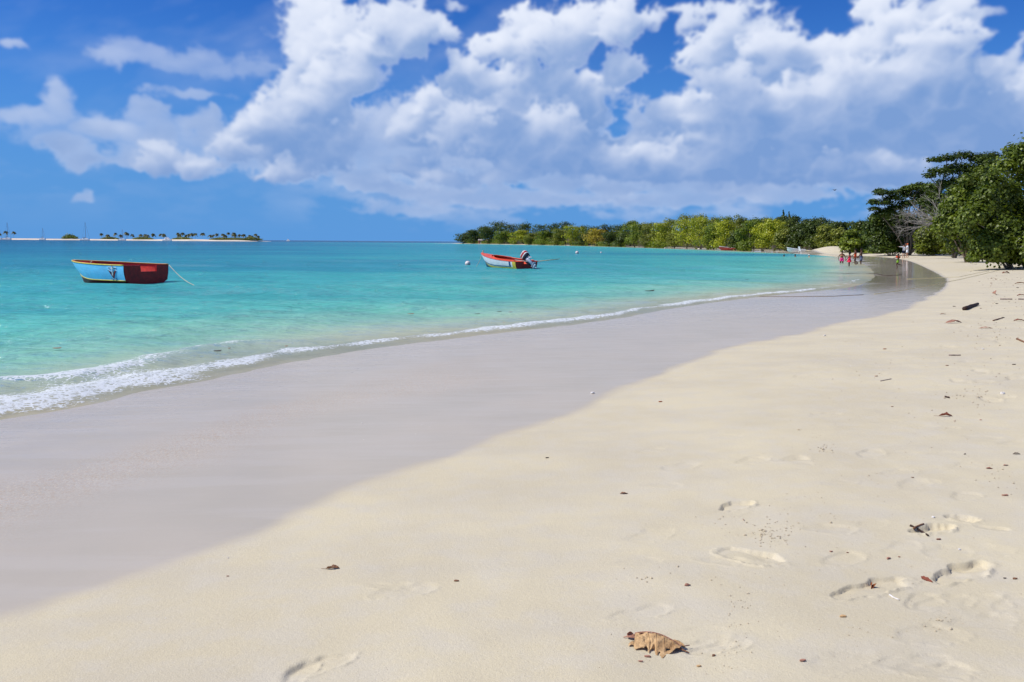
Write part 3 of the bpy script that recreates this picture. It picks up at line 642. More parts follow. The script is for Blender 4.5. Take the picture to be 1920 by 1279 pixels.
# ---- tall trees at the right edge
def near_tree(name,label,cat,px,py,Y,clumps,n,size,mt_,seed,sides=6,asp=1.,depth=1.,trunkr=.2,trunk_mat=None,shell=.5,group=None,dj=1.,up=.3,fold=.12,tips=5,trunkbase=None):
    b=at(px,py,Y); z=Z(b[0],b[1],False); root=empty(name,(b[0],b[1],z),0,label,cat,group); rs=random.Random(seed); cl=[]
    for c in clumps:
        rx=c[2]*Y/F; rz=(c[3] if len(c)>3 else c[2])*Y/F; yo=rs.uniform(-1,1)*dj*1.6+(c[4] if len(c)>4 else 0)
        p=at(c[0],c[1],Y+yo); cl.append((p[0]-b[0],p[1]-b[1],p[2]-z,rx,rx*depth,rz))
    make_crown('crown',mt_,root,cl,n,size,seed,sides,shell,asp,up,fold)
    mb=MB(); order=sorted(cl,key=lambda q:-q[2]); tp=[(q[0],q[1],q[2]) for q in order[::max(1,len(order)//tips)]]
    base=(0,0,-.3) if trunkbase is None else trunkbase
    limbs(mb,base,tp,trunkr,7,seed); mb.build('trunk',trunk_mat or M_BARK,root,True)
    return root,cl
near_tree('sea_grape_tree','large sea grape tree filling the right edge, highest crown in the picture','tree',1925,488,57,
 [(1915,300,26),(1885,318,26),(1862,345,24),(1925,345,40),(1960,300,50),(1880,372,36),(1905,405,42),(1945,410,50),(1990,380,60),(2030,320,60),(1870,410,30),(1955,455,50),(1990,470,50),(2040,450,60),(1900,450,36),(1925,480,24),(2060,380,60),(1896,285,15),(1918,280,14),(1885,478,24,14),(1915,486,28,12),(1950,486,30,14)],30000,.085,M_GRAPE,501,6,1.,1.,.13,None,.5,None,1.2)
near_tree('sea_grape_tree','sea grape with branches sweeping low over the sand and casting a shadow','tree',1880,490,53,
 [(1838,478,20,12),(1824,486,12,7),(1850,460,26),(1835,440,24),(1818,428,20),(1870,470,28),(1900,478,28,16),(1860,430,30),(1826,408,22),(1845,392,26),(1885,440,32),(1930,470,34),(1812,404,16),(1850,372,22),(1870,485,16,8),(1905,490,22,7)],22000,.082,M_GRAPE,502,6,1.,1.,.07,M_BARKL,.5,None,1.0,tips=7,trunkbase=(1.0,.6,-.2))
near_tree('sea_grape_tree','mid height sea grape between the dead grey branches and the large right crown','tree',1815,474,74,
 [(1800,385,24),(1785,405,22),(1815,372,24),(1830,350,22),(1770,425,20),(1800,425,26),(1825,400,26),(1790,360,14),(1812,340,14),(1845,330,18),(1775,392,14),(1800,452,24),(1825,455,24),(1845,460,24),(1815,468,20,12),(1840,474,22,10)],19000,.10,M_GRAPE,503,6,1.,1.,.12)
near_tree('almond_tree','tall dark almond tree with flat layered boughs, rising behind the sea grapes','tree',1790,474,96,
 [(1752,300,17,6.2),(1776,297,20,8.8),(1806,292,22,10.0),(1836,297,22,11.2),(1760,322,24,10.0),(1742,330,13,6.2),(1795,318,30,16.2),(1830,325,30,22.5),(1782,345,34,16.2),(1750,352,20,10.0),(1815,355,34,25.0),(1764,372,30,15.0),(1850,310,22,17.5),(1796,380,34,22.5),(1737,378,20,10.0),(1755,392,24,12.5),(1812,402,34,25.0),(1775,410,34,25.0),(1860,295,18,11.2)],16000,.115,M_ALMOND,504,6,.8,.9,.16,None,.3,None,1.2,up=.7)
near_tree('almond_tree','umbrella shaped almond tree with separate flat tiers leaning out over the beach','tree',1700,472,116,
 [(1660,362,22,6.8),(1648,358,10,5.1),(1652,380,22,6.8),(1636,378,9,5.1),(1676,372,20,8.5),(1690,360,18,6.8),(1706,353,18,6.8),(1724,350,20,8.5),(1738,358,20,11.9),(1712,366,24,10.2),(1640,392,12,5.1),(1662,398,22,8.5),(1680,390,20,8.5),(1650,404,16,6.8),(1730,378,22,13.6),(1750,366,18,13.6),(1745,392,24,13.6),(1700,382,18,8.5)],12500,.125,M_ALMOND,505,6,.8,.9,.14,None,.3,None,.8,up=.8,trunkbase=(.5,.5,-.2))
near_tree('beach_shrub','dark leafy thicket right behind the two adults in white','shrub',1672,474,119,
 [(1640,428,20),(1662,436,24),(1690,448,24),(1650,454,20),(1672,460,18,12),(1702,430,22),(1640,414,14),(1665,415,18),(1635,446,14),(1700,462,14,10),(1720,420,20),(1655,467,20,8),(1628,430,12),(1690,412,18),(1740,428,22),(1660,470,24,7),(1690,470,22,7),(1645,470,16,6)],18000,.12,M_ALMOND,506,6,.9,1.,.08,None,.45,None,1.0)
near_tree('beach_shrub','bushy green shrub on the sand between the adults in white and the sea grapes','shrub',1748,473,112,
 [(1735,456,18,15),(1752,450,20,20),(1742,438,18),(1758,462,16,11),(1728,464,12,8),(1768,440,20),(1752,425,18),(1738,470,12,6),(1766,468,12,7),(1730,444,14),(1748,474,26,6),(1730,473,12,5)],11000,.115,M_SHRUB,507,6,1.,1.,.1,M_BARKL,.5,None,.8)
near_tree('beach_shrub','rounder green shrub whose right end touches the low sweeping sea grape','shrub',1790,472,106,
 [(1790,455,20,18),(1802,445,20),(1780,436,20),(1795,425,18),(1812,450,18,20),(1808,468,12,6),(1782,468,14,8),(1820,436,16),(1775,450,14),(1798,462,18,12),(1790,473,24,7),(1812,474,14,6)],11000,.11,M_SHRUB,508,6,1.,1.,.1,M_BARKL,.5,None,.8)
# dead grey branches
def dead_tree(label,basepx,Y,arms,seed):
    b=at(basepx[0],basepx[1],Y); root=empty('dead_tree',(b[0],b[1],b[2]),0,label,'tree'); rs=random.Random(seed)
    mb=MB(); tw=MB()
    def grow(p,d,L_,r,dep):
        pts=[p];q=p.copy();dd=d.copy()
        for i in range(5):
            dd=(dd+Vector((rs.uniform(-.22,.22),rs.uniform(-.2,.2),rs.uniform(-.16,.12)))).normalized(); q=q+dd*L_/5; pts.append(q.copy())
        (mb if dep<2 else tw).tube(pts,[r*(1-.12*i) for i in range(6)],5 if dep<2 else 3)
        if dep<4:
            for k in range(4 if dep<3 else 3):
                j=rs.randint(1,5); grow(pts[j],(dd+Vector((rs.uniform(-1,1),rs.uniform(-.7,.7),rs.uniform(-.5,.8)))*.85).normalized(),L_*rs.uniform(.45,.7),r*.5,dep+1)
    for (tx,ty) in arms:
        t=at(tx,ty,Y); v=Vector(t-b); grow(Vector((0,0,0)),v.normalized(),v.length*.8,.075,0)
    mb.build('branch',M_DEAD,root,True,clean=False); tw.build('twigs',M_DEAD,root,False,clean=False); return root
M_DEAD=mat('dead_wood',(.36,.33,.29),.9,.2,.4,30,.3,5)
dead_tree('bare grey tree with a fan of dead twigs in front of the tall dark almond',(1768,432),88,[(1765,365),(1740,395),(1795,360),(1785,385)],61)
dead_tree('dead grey branches arching low to the left in front of the dark thicket',(1762,415),94,[(1700,405),(1690,425),(1720,388),(1705,440)],62)
# ---- creeper patch beyond the bathers
def creeper():
    rs=np.random.RandomState(9); P=[]
    for _ in range(9000):
        px=rs.uniform(1572,1665); a=.5+.5*math.sin((px-1578)/94*math.pi); py=466.5+rs.normal()*2.4*a+ (1600-px)*.02
        Y=rs.uniform(133,156); 
        p=at(px,py,Y); P.append((p[0],p[1]))
    P=np.array(P); zz,dw,dv,_=Zfull(P[:,0],P[:,1],False); print('DV',dv.min(),dv.max(),dw.min());mk=(dv>max(0,np.percentile(dv,30)))&(np.hypot(P[:,0]-HEAP[0],P[:,1]-HEAP[1])>3.8); P=P[mk]; zz=zz[mk]
    h=rs.rand(len(P))**1.5*.55; V=np.stack([P[:,0],P[:,1],zz+h],1); N_=rs.normal(size=V.shape)*.6+[0,-.3,1]
    VV,Fq=leaf_quads(V,N_,.14,4,3); o=np_mesh('beach_creeper',VV,Fq,GREENS['g'],None,False,None,dict(tint=rs.rand(len(P)))); tag(o,'low green creeper covering the sand behind the four bathers','ground cover',None,'stuff')
creeper()
# low undergrowth hugging the far waterline
def undergrowth():
    rs=np.random.RandomState(19); P=[]
    for px in np.arange(868,1470,.35):
        if any(abs(px-c)<w for c,w in ((950,7),(976,8),(1063,6),(1110,8),(1190,18),(1270,22),(1310,18),(1340,8),(1362,18),(1455,40),(1415,10))): 
            if rs.rand()<.985: continue
        Y=bank_dist(px); 
        for k in range(14):
            yy=Y+rs.uniform(1.5,9); P.append(at(px,460,yy)[:2])
    P=np.array(P); P=P+rs.normal(size=P.shape)*.4; zz,dw,dv,_=Zfull(P[:,0],P[:,1],False); mk=dw>.8; P=P[mk]; zz=zz[mk]
    h=rs.rand(len(P))*2.0; V=np.stack([P[:,0],P[:,1],zz+h],1); N_=rs.normal(size=V.shape)*.7+[0,-.2,.8]
    VV,Fq=leaf_quads(V,N_,.24,4,5); o=np_mesh('undergrowth',VV,Fq,GREENS['g'],None,False,None,dict(tint=rs.rand(len(P))*.8)); tag(o,'green mangrove undergrowth along the far waterline','undergrowth',None,'stuff')
undergrowth()
# ================================================================== ISLAND with palms
IY=1060
def island():
    xs=np.linspace(-760,-290,240); ys=np.linspace(-34,34,30); X,Yg=np.meshgrid(xs,ys); e=sstep(-290,-345,X)
    prof=np.clip(1-(Yg/(30*np.clip(e,.12,1)))**2,-.5,1); H=(1.9+.5*vnoise(X*.02,X*0,7))*e
    Zz=np.where(prof>0,prof**.6*H,prof*2)+vnoise(X*.1,Yg*.1,8)*.12-.15*(1-e)
    V=np.stack([X.ravel(),(Yg+IY).ravel(),Zz.ravel()],1); n0,n1=X.shape; i,j=np.meshgrid(np.arange(n0-1),np.arange(n1-1),indexing='ij'); q=i*n1+j
    o=np_mesh('island',V,np.stack([q,q+1,q+n1+1,q+n1],-1).reshape(-1,4),mat('island_sand',(.72,.62,.50),.95,.1,0,1,.2,.05),None,True); tag(o,kind='structure')
island()
M_PALM=leafmat('palm_leaves',(.045,.060,.018),(.085,.10,.03),(.17,.16,.06),.2)
M_PTRUNK=mat('palm_trunk',(.30,.24,.18),.9,.2)
def palm_meshes(seed):
    rs=random.Random(seed); V=[];Fc=[];T=[]
    for k in range(30):
        a=rs.uniform(0,6.28); el=rs.uniform(-.1,1.2); L_=rs.uniform(2.3,3.2); w=.62; t=rs.random(); pr=None
        for i in range(6):
            u=i/5; r=L_*u; hx=r*math.cos(el)*(1-.15*u); hz=r*math.sin(el)*.9-1.9*u*u*(.6+.4*math.cos(el)); ww=w*(math.sin(math.pi*min(1,u*.85+.12)))
            c=Vector((hx*math.cos(a),hx*math.sin(a),hz)); s=Vector((-math.sin(a),math.cos(a),-.5))*ww; s2=Vector((math.sin(a),-math.cos(a),-.5))*ww
            b=len(V); V+= [c+s,c,c+s2]
            if pr is not None: Fc+=[(pr,pr+1,b+1,b),(pr+1,pr+2,b+2,b+1)]; T+=[t,t]
            pr=b
    return np.array(V),np.array(Fc),T
PAL=[palm_meshes(i) for i in range(4)]
PALM_ME=[]; 
def palm(px,hpx,label,group,i):
    x,y=at(px,450,IY)[0],IY+random.uniform(-6,14); z=1.6; H=hpx*IY/F*1.12; lean=random.uniform(-.9,.9)
    root=empty('palm_tree',(x,y,z),0,label,'palm',group)
    V,Fq,T=PAL[i%4]
    if len(PALM_ME)<=i%4:
        o=np_mesh('crown',V,Fq,M_PALM,root,False,None,dict(tint=T)); PALM_ME.append(o)
    else: o=PALM_ME[i%4].copy(); link(o); o.parent=root
    o.location=(lean,0,H-1.6); o.rotation_euler=(0,0,random.uniform(0,6)); s=random.uniform(1.25,1.6); o.scale=(s,s,s)
    if i<4:
        t=MB().tube([(0,0,-.5),(.25,0,.4),(1,0,1)],[.22,.18,.14],6).build('trunk',M_PTRUNK,root,True); PTR.append(t)
    else: t=PTR[i%4].copy(); link(t); t.parent=root
    t.scale=(lean if abs(lean)>.1 else .1,1,(H-1.6)); 
PTR=[]
LAND=[(191,10,'palm at the left end of the long palm row on the sand island'),(199,8,"small palm second from the left end of the island row"),(206,8,"small palm third from the left end of the island row"),(214,11,'tall palm left of the faint mast in the island\'s palm row'),(221,8,"low palm just left of the faint mast"),(231,11,"palm with its crown crossed by the faint mast"),(240,12,'tall palm right of the faint mast in the island\'s palm row'),(250,9,'single palm standing just right of the tall one by the faint mast'),(262,9,"first of three close low palms before the lone palm"),(268,9,"middle of three close low palms before the lone palm"),(276,8,"last of three close low palms before the lone palm"),(288,10,'lone palm between two gaps, left of the motor yacht'),(297,10,'palm next to the gap left of the motor yacht'),(305,10,'palm touching the left side of the motor yacht'),(311,9,"palm top just above the motor yacht's flybridge"),(328,12,'first palm right of the motor yacht'),(334,9,"small palm second to the right of the motor yacht"),(340,12,"tall palm third to the right of the motor yacht"),(345,9,"low palm fourth to the right of the motor yacht"),(353,10,'palm before the gap right of the yacht\'s clump'),(362,11,"left palm of the pair beyond the gap after the yacht's clump"),(369,11,"right palm of the pair beyond the gap after the yacht's clump"),(383,12,'tallest palm of the island\'s middle clump'),(388,9,"low palm leaning beside the tallest of the middle clump"),(399,9,"lone small palm in the middle of the island's right half"),(409,11,"first palm of the trio left of the highest top"),(416,11,"second palm of the trio left of the highest top"),(421,9,"third palm of the trio, touching the highest one"),(426,13,'palm with the highest top on the island'),(431,10,"small palm squeezed between the two highest palms"),(438,13,'second highest palm, just right of the highest'),(444,10,"palm just right of the second highest palm"),(450,10,"next palm right, lower, toward the island's right tip"),(459,10,"palm in the gap between highest group and the tip group"),(466,9,"first palm of the group at the right tip"),(472,8,"low palm of the group at the right tip"),(478,11,'tall palm near the right tip of the island'),(484,8,'last palm at the right tip of the island')]
for i,(px,h,lb) in enumerate(LAND):
    palm(px,h,lb or ('ordinary palm in the island row left of the motor yacht' if px<315 else 'ordinary palm in the island row right of the motor yacht'),'palms left of the motor yacht' if px<315 else 'palms right of the motor yacht',i)
for i,(px,h,lb) in enumerate([(3,9,'palm cut by the left edge of the picture'),(9,12,'tall palm behind the sailing boat at the left edge'),(16,12,'right palm of the small group behind the leftmost sailing boat')]): palm(px,h,lb,'palms at the left edge',i+40)
def island_bush(px,w,h,label,seed,k='g'):
    p=at(px,450,IY-6); root=empty('island_bush',(p[0],p[1],1.4),0,label,'bush')
    W2=w*IY/F/2; H2=h*IY/F*1.25; cl=[(W2*u,0,H2*.35*(1-u*u)+.2,W2*.4,4,H2*(.62-.4*u*u)) for u in (-.75,-.45,-.15,.15,.45,.75)]
    make_crown('foliage',GREENS[k],root,cl,1500,.5,seed); MB().tube([(0,0,-.3),(0,0,H2*.4)],[.3,.2],6).build('stem',M_BARK,root)
island_bush(131,26,7,'lone rounded green bush on the bare left half of the sand island',71,'g')
for i,(px,w,h,lb) in enumerate([(206,30,3.5,'brown green scrub under the leftmost palms of the island row'),(268,34,4,'scrub under the palms between the faint mast and the motor yacht'),(342,34,4,'scrub under the palms right of the motor yacht'),(415,40,4,'scrub under the clump left of the highest palm'),(440,50,4,'scrub under the highest palms of the island'),(472,36,5,'scrub at the right tip of the island')]): island_bush(px,w,h,lb,720+i,'o')
# ================================================================== BOATS
M_WHITE=mat('white_gelcoat',(.80,.80,.78),.3,.5,0,1,.08,3); M_RIG=mat('mast_metal',(.25,.26,.30),.4,.5,0,1,0,1,.6); M_WIN=mat('dark_window',(.03,.05,.08),.1,.6)
def yacht(px,Y,L_,mast,kind,label,rz=-.62,frontx=1,stay=-1):
    L_*=1.15; p=at(px,450,Y); root=empty('motor_yacht' if kind=='motor' else 'sailing_boat',(p[0],p[1],0),rz,label,'boat'); h=MB(); N_=12; rings=[]
    for i in range(N_+1):
        u=i/N_; x=(u-.5)*L_; b=L_*.15*(1-u**3.2)**.7+.02; dk=1.15+.5*u*u; rings.append([(x,b,dk),(x,b*.86,.15),(x,0,-.35),(x,-b*.86,.15),(x,-b,dk)])
    vs=[v for r in rings for v in r]; fs=[(i*5+k,i*5+k+1,(i+1)*5+k+1,(i+1)*5+k) for i in range(N_) for k in range(4)]+[(i*5,(i+1)*5,(i+1)*5+4,i*5+4) for i in range(N_)]+[(0,1,2,3,4)]
    h.add(vs,fs).build('hull',M_WHITE,root)
    c=MB(); lv=[(-.28,.22,1.15,2.3,.10),] if kind=='sail' else [(-.36,.2,1.2,2.5,.12),(-.26,.08,2.5,3.9,.10)]
    for x0,x1,z0,z1,hw in lv:
        a=[(x0*L_,-hw*L_,z0),(x1*L_,-hw*L_*.8,z0),(x1*L_,hw*L_*.8,z0),(x0*L_,hw*L_,z0)]; b=[(x0*L_+.3,-hw*L_*.8,z1),(x1*L_-1.5,-hw*L_*.6,z1),(x1*L_-1.5,hw*L_*.6,z1),(x0*L_+.3,hw*L_*.8,z1)]
        c.add(a+b,[(0,1,2,3),(4,5,6,7),(0,1,5,4),(1,2,6,5),(2,3,7,6),(3,0,4,7)])
    cb=c.build('cabin',M_WHITE,root)
    w=MB()
    for x0,x1,z0,z1,hw in lv: w.box(((x0+x1)/2*L_-.3,-hw*L_*.86,(z0+z1)/2+.1),((x1-x0)*L_*.62,.25,.42))
    w.build('window',M_WIN,cb)
    if kind=='sail':
        MB().tube([(0,0,1.3),(stay*.0,0,mast*.5),(-.4*stay*0,0,mast)],[.20,.17,.10],6).build('mast',M_RIG,root)
        MB().tube([(0,0,3.2),(-L_*.3,0,3.3)],[.22,.22],6).build('boom',mat('sail_cover',(.05,.06,.10),.8),root)
        MB().tube([(0,0,mast*.97),(L_*.48,0,1.7)],[.09,.09],4).build('forestay',M_RIG,root); MB().tube([(0,0,mast*.97),(-L_*.48,0,1.4)],[.05,.05],4).build('backstay',M_RIG,root)
        MB().box((-L_*.22,0,3.0),(L_*.22,L_*.22,.12)).build('bimini',mat('bimini_canvas',(.10,.09,.12),.8),root)
    else:
        MB().tube([(-L_*.1,0,3.9),(-L_*.14,0,5.6)],[.10,.06],5).build('radar_mast',M_WHITE,root)
    return root
yacht(-2,900,13,19,'sail','white sailing boat half cut off by the left edge of the picture')
yacht(15,930,13.5,19,'sail','white sailing boat with a leaning forestay in front of the left edge palms')
yacht(81,980,10.5,13.5,'sail','smallest white sailing boat, on the bare sand between the edge palms and the round bush')
yacht(161,930,14,20,'sail','largest white sailing boat with tall mast and dark canopy, right of the round bush')
yacht(230,985,12,13,'sail','low white sailing boat with a faint mast in front of the palm row')
yacht(315,950,13,0,'motor','white motor yacht with flybridge in front of the palm row')
yacht(541,1800,9,0,'motor','tiny white motor boat alone on the horizon right of the island')

def hull_mesh(L_,B,keel,chz,sheer0,sheer1,notch=None,thick=.05,N_=26,full=1.0,flare=.82):
    """open dinghy: transom at x=0, bow at x=L. returns outer stations (x, gun(b,z), chine(b,z), keel z)"""
    st=[]
    for i in range(N_+1):
        u=i/N_; x=L_*u; b=B/2*(1-max(0,(u-.25)/.75)**2.1*1.0)**.80 if u<1 else .02
        b=max(b,.025); sh=sheer0+(sheer1-sheer0)*u**1.8; cb=b*flare*(1-.25*u); cz=chz+(sheer1*.55-chz)*max(0,(u-.45)/.55)**2.2; kz=keel+(sheer1*.35-keel)*max(0,(u-.72)/.28)**2.4
        st.append((x,b,sh,cb,cz,kz))
    return st
def interp_st(st,u,k): 
    f=u*(len(st)-1); i=min(int(f),len(st)-2); t=f-i; return st[i][k]*(1-t)+st[i+1][k]*t
M_RED=mat('dark_red_paint',(.36,.006,.004),.42,.4,.3,40,.3,5); M_REDIN=mat('faded_red_paint',(.52,.035,.022),.5,.35,.3,40,.35,4)
M_BLUE=mat('sky_blue_paint',(.17,.62,.97),.32,.45,.2,30,.12,3,dirt=(.17,.54,.86)); M_YEL=mat('yellow_paint',(.66,.50,.06),.5,.4,.2,30,.25,8); M_ROPE=mat('pale_rope',(.55,.50,.36),.9,.1,.5,200,.3,30); M_COR=mat('coral_red_paint',(.72,.10,.055),.42,.4,.2,30,.2,4); M_WP=mat('white_boat_paint',(.74,.77,.80),.35,.45,.2,30,.12,4); M_NAVY=mat('navy_paint',(.02,.07,.19),.4,.4); M_ORNG=mat('orange_red_paint',(.78,.085,.02),.42,.4,.2,30,.2,4)
def dinghy(px,py,theta,L_,B,fb,bow,blue,label):
    """transom near px,py ; theta = heading of bow"""
    o=on_plane(px,py,0); root=empty('rowing_boat' if blue else 'outboard_boat',(o[0],o[1],0),theta,label,'boat')
    st=hull_mesh(L_,B,-.13,.13 if blue else .02,fb,bow,N_=28,flare=.93 if blue else .86)
    RK=.50 if blue else .42; N_=len(st)-1; nz0,nz1=(-.30,.22); nd=.30*fb
    # outer shell (two sides + bottom)
    def side_strip(a0,a1,inset=0.,j0=0,j1=None,off=0.):
        """surface on both sides between fraction a0..a1 of chine->sheer, offset outward by off"""
        V=[];Fc=[]; j1=N_ if j1 is None else j1
        for sgn in (1,-1):
            b0=len(V); M2=5
            for i in range(j0,j1+1):
                x,b,sh,cb,cz,kz=st[i]
                for m_ in range(M2+1):
                    a=a0+(a1-a0)*m_/M2; x=st[i][0]-RK*(st[i][0]/L_)**4*(1-a)**1.2; bulge=.035*math.sin(math.pi*a)*min(1,b/.3)
                    V.append((x,sgn*(cb+(b-cb)*a+bulge+off-inset),cz+(sh-cz)*a))
            for i in range(j1-j0):
                for m_ in range(M2):
                    q=b0+i*(M2+1)+m_; Fc.append((q,q+M2+1,q+M2+2,q+1) if sgn<0 else (q,q+1,q+M2+2,q+M2+1))
        return V,Fc
    V,Fc=side_strip(0,1); MB().add(V,Fc).build('hull_side',M_BLUE if blue else M_WP,root,True,clean=False)
    mb=MB(); V=[]
    for x,b,sh,cb,cz,kz in st:
        x=x-RK*(x/L_)**4
        V+=[(x,-cb,cz),(x,-cb*.62,kz+.02),(x,0,kz),(x,cb*.62,kz+.02),(x,cb,cz)]
    Fc=[(i*5+k,(i+1)*5+k,(i+1)*5+k+1,i*5+k+1) for i in range(N_) for k in range(4)]; mb.add(V,Fc).build('hull_bottom',M_RED if blue else M_NAVY,root,True,clean=False)
    # inner lining
    V,Fc=side_strip(0,1,.05); inn=MB().add(V,[f[::-1] for f in Fc]).build('inner_lining',M_REDIN if blue else M_ORNG,root,True,clean=False)
    V=[];fz=.08
    for x,b,sh,cb,cz,kz in st:
        z=max(fz,cz+.01); x=x-RK*(x/L_)**4; V+=[(x,-cb+.05,z),(x,cb-.05,z)] if cb>.06 else [(x,-.005,z),(x,.005,z)]
    MB().add(V,[(2*i,2*i+2,2*i+3,2*i+1) for i in range(N_)]).build('floor_board',M_REDIN if blue else mat('boat_floor',(.20,.07,.05),.7),root)
    # transom, a thick board with a motor notch
    x,b,sh,cb,cz,kz=st[0]; zt=sh; n0,n1=(-.02,.50) if blue else (-.25,.25); nzz=sh-(.26 if blue else .16)
    prof=[(-b,zt),(n0-.0 if not blue else -.52,zt),(n0 if not blue else -.50,nzz),(n1 if not blue else .30,nzz),(n1 if not blue else .32,zt),(b,zt),(cb,cz),(cb*.62,kz+.02),(0,kz),(-cb*.62,kz+.02),(-cb,cz)]
    T=.07; V=[(-.012,y,z) for y,z in prof]+[(T,y*.985,z) for y,z in prof]; n=len(prof)
    MB().add(V,[tuple(range(n)),tuple(range(n,2*n))[::-1]]+[(i,(i+1)%n,n+(i+1)%n,n+i) for i in range(n)]).build('transom',M_RED,root)
    # gunwale cap and trims
    g=MB(); 
    for sgn in (1,-1): g.tube([(s_[0],sgn*(s_[1]-.005),s_[2]+.012) for s_ in st],.030,6)
    g.build('gunwale',M_YEL if blue else M_COR,root,True,clean=False)
    if blue:
        t=MB()
        for sgn in (1,-1): t.tube([(s_[0]-RK*(s_[0]/L_)**4,sgn*(s_[3]+.004),s_[4]) for s_ in st],.020,6)
        t.build('chine_trim',M_YEL,root,True,clean=False)
        f=MB()   # flat inner gunwale ledge in red
        for sgn in (1,-1):
            V=[]
            for s_ in st: V+=[(s_[0],sgn*s_[1],s_[2]+.030),(s_[0],sgn*max(s_[1]-.12,.0),s_[2]+.030)]
            f.add(V,[(2*i,2*i+1,2*i+3,2*i+2) for i in range(N_)])
        f.build('gunwale_ledge',M_REDIN,root)
        for u,z,w in ((.30,.40,.30),(.56,.42,.28)):
            bb=(interp_st(st,min(1,u+.04),3)+interp_st(st,min(1,u+.04),1))*.5*.93-.05; MB().box((L_*u,0,z),(w,bb*2,.045)).build('bench',M_REDIN,root)
        MB().box((.22,0,.36),(.30,B*.80,.05)).build('bench',M_REDIN,root)
        bd=interp_st(st,.86,1); V=[(L_*u,sg*interp_st(st,u,1)*.9,interp_st(st,u,2)-.03) for sg in (-1,1) for u in (.80,.88,.97)]
        MB().add(V,[(0,1,4,3),(1,2,5,4)]).build('bow_deck',M_REDIN,root)
        MB().tube([(L_*.66,-.1,.25),(L_*.66,-.1,.74)],.012,6).build('stick',M_ROPE,root)
        r=MB(); r.tube([(L_*.82,-.18,.62),(L_*.81,-.15,.76),(L_*.79,-.1,.73),(L_*.80,-.2,.84),(L_*.775,-.14,.86),(L_*.78,-.1,.76)],.014,5); r.tube([(L_*.80,-.15,.74),(L_*.74,-.2,.72),(L_*.72,-.15,.5)],.014,5); r.tube([(L_*.985,.0,.72),(L_*.9,.05,.68),(L_*.82,-.1,.69)],.014,5); r.build('bow_rope',M_ROPE,root,True)
        # painted emblem near the stern corner of the camera side: red V with white and black scrolls
        e=MB(); sg=EMB_SIDE
        def sp(u,a,off=.012):
            x,b,sh,cb,cz,kz=[interp_st(st,u/L_,k) for k in range(6)]; return Vector((u,sg*(cb+(b-cb)*a+.035*math.sin(math.pi*a)+off),cz+(sh-cz)*a))
        def stroke(pts,w,mi): e.tube([sp(p[0],p[1],.016) for p in pts],w*1.1,6,mi,True,.42)
        W0=.62
        stroke([(W0+.20,.62),(W0+.02,.15),(W0-.16,.62)],.030,0); stroke([(W0+.16,.66),(W0+.02,.30),(W0-.12,.66)],.016,2)
        for s2 in (1,-1):
            stroke([(W0+.02+s2*.10,.60),(W0+.02+s2*.19,.72),(W0+.02+s2*.25,.64)],.020,1); stroke([(W0+.02+s2*.08,.76),(W0+.02+s2*.14,.88),(W0+.02+s2*.24,.86)],.018,1); stroke([(W0+.02+s2*.10,.80),(W0+.02+s2*.19,.80)],.012,2); stroke([(W0+.02+s2*.04,.10),(W0+.02+s2*.14,.05)],.016,1); stroke([(W0+.02+s2*.06,.06),(W0+.02+s2*.16,.13)],.012,2)
        stroke([(W0+.02,.90),(W0+.02,.72)],.05,1); stroke([(W0+.02,.66),(W0+.03,.34)],.038,1); stroke([(W0-.02,.84),(W0+.06,.84)],.014,2); stroke([(W0-.01,.58),(W0+.06,.50)],.012,2); stroke([(W0+.02,.97),(W0+.02,.92)],.022,0)
        e.build('emblem',[mat('emblem_red',(.45,.02,.03),.5),mat('emblem_white',(.75,.75,.75),.5),mat('emblem_black',(.02,.02,.03),.5)],root)
    else:
        # painted bands, each a thin layer of its own just proud of the planking
        V,Fc=side_strip(.0,.20,off=.006,j0=2); MB().add(V,Fc).build('yellow_band',M_YEL,root,True,clean=False)
        V,Fc=side_strip(.0,.97,off=.006,j0=0,j1=2); MB().add(V,Fc).build('yellow_panel',M_YEL,root,True,clean=False)
        V,Fc=side_strip(.27,.35,off=.008,j0=4,j1=26); V2,F2_=side_strip(.27,.97,off=.008,j0=3,j1=4); MB().add(V,Fc).add(V2,F2_).build('navy_line',M_NAVY,root,True,clean=False)
        # foredeck, side decks and an oval cockpit coaming
        V=[];Fc=[]
        nn=36; cx0,cx1=.17*L_,.72*L_
        for i in range(nn):
            t=2*math.pi*i/nn; u=min(max((cx0+cx1)/2+math.cos(t)*(L_/2+.02),-1),L_)
        ring_o=[];ring_i=[]
        for i in range(25):
            u=.04+.955*i/24; b=interp_st(st,u,1)-.01; ring_o.append((L_*u,b,interp_st(st,u,2)+.02))
            if u<.74: hb=max(.0,b-.15)*(1-max(0,(u-.42)/.32)**2.2)**.5 if u>.42 else b-.13
            else: hb=0
            ring_i.append((L_*u,max(hb,.0),interp_st(st,u,2)+.045+.03*(u>.5)))
        for sg in (1,-1):
            b0=len(V); 
            for a,b in zip(ring_o,ring_i): V+=[(a[0],sg*a[1],a[2]),(b[0],sg*b[1],b[2])]
            Fc+=[(b0+2*i,b0+2*i+1,b0+2*i+3,b0+2*i+2) for i in range(24)]
        MB().add(V,Fc).build('deck',M_COR,root)
        cm=[(b[0],b[1],b[2]+.03) for b in ring_i if b[1]>.03]; path=[(x,y,z) for x,y,z in cm]+[(x,-y,z) for x,y,z in cm[::-1]]
        MB().tube(path,.028,6).build('coaming',M_ORNG,root,True)
        for u,w in ((.30,.28),(.52,.25)): MB().box((L_*u,0,.22),(w,interp_st(st,u+.04,3)*1.8,.04)).build('bench',M_ORNG,root)
        MB().tube([(L_*.965,0,.98),(L_*.965,0,1.18)],[.03,.045],8).build('bow_post',M_ROPE,root)
        MB().tube([(L_*.73,-.05,.50),(L_*.73,-.05,.86)],.022,6).build('stick',M_WP,root)
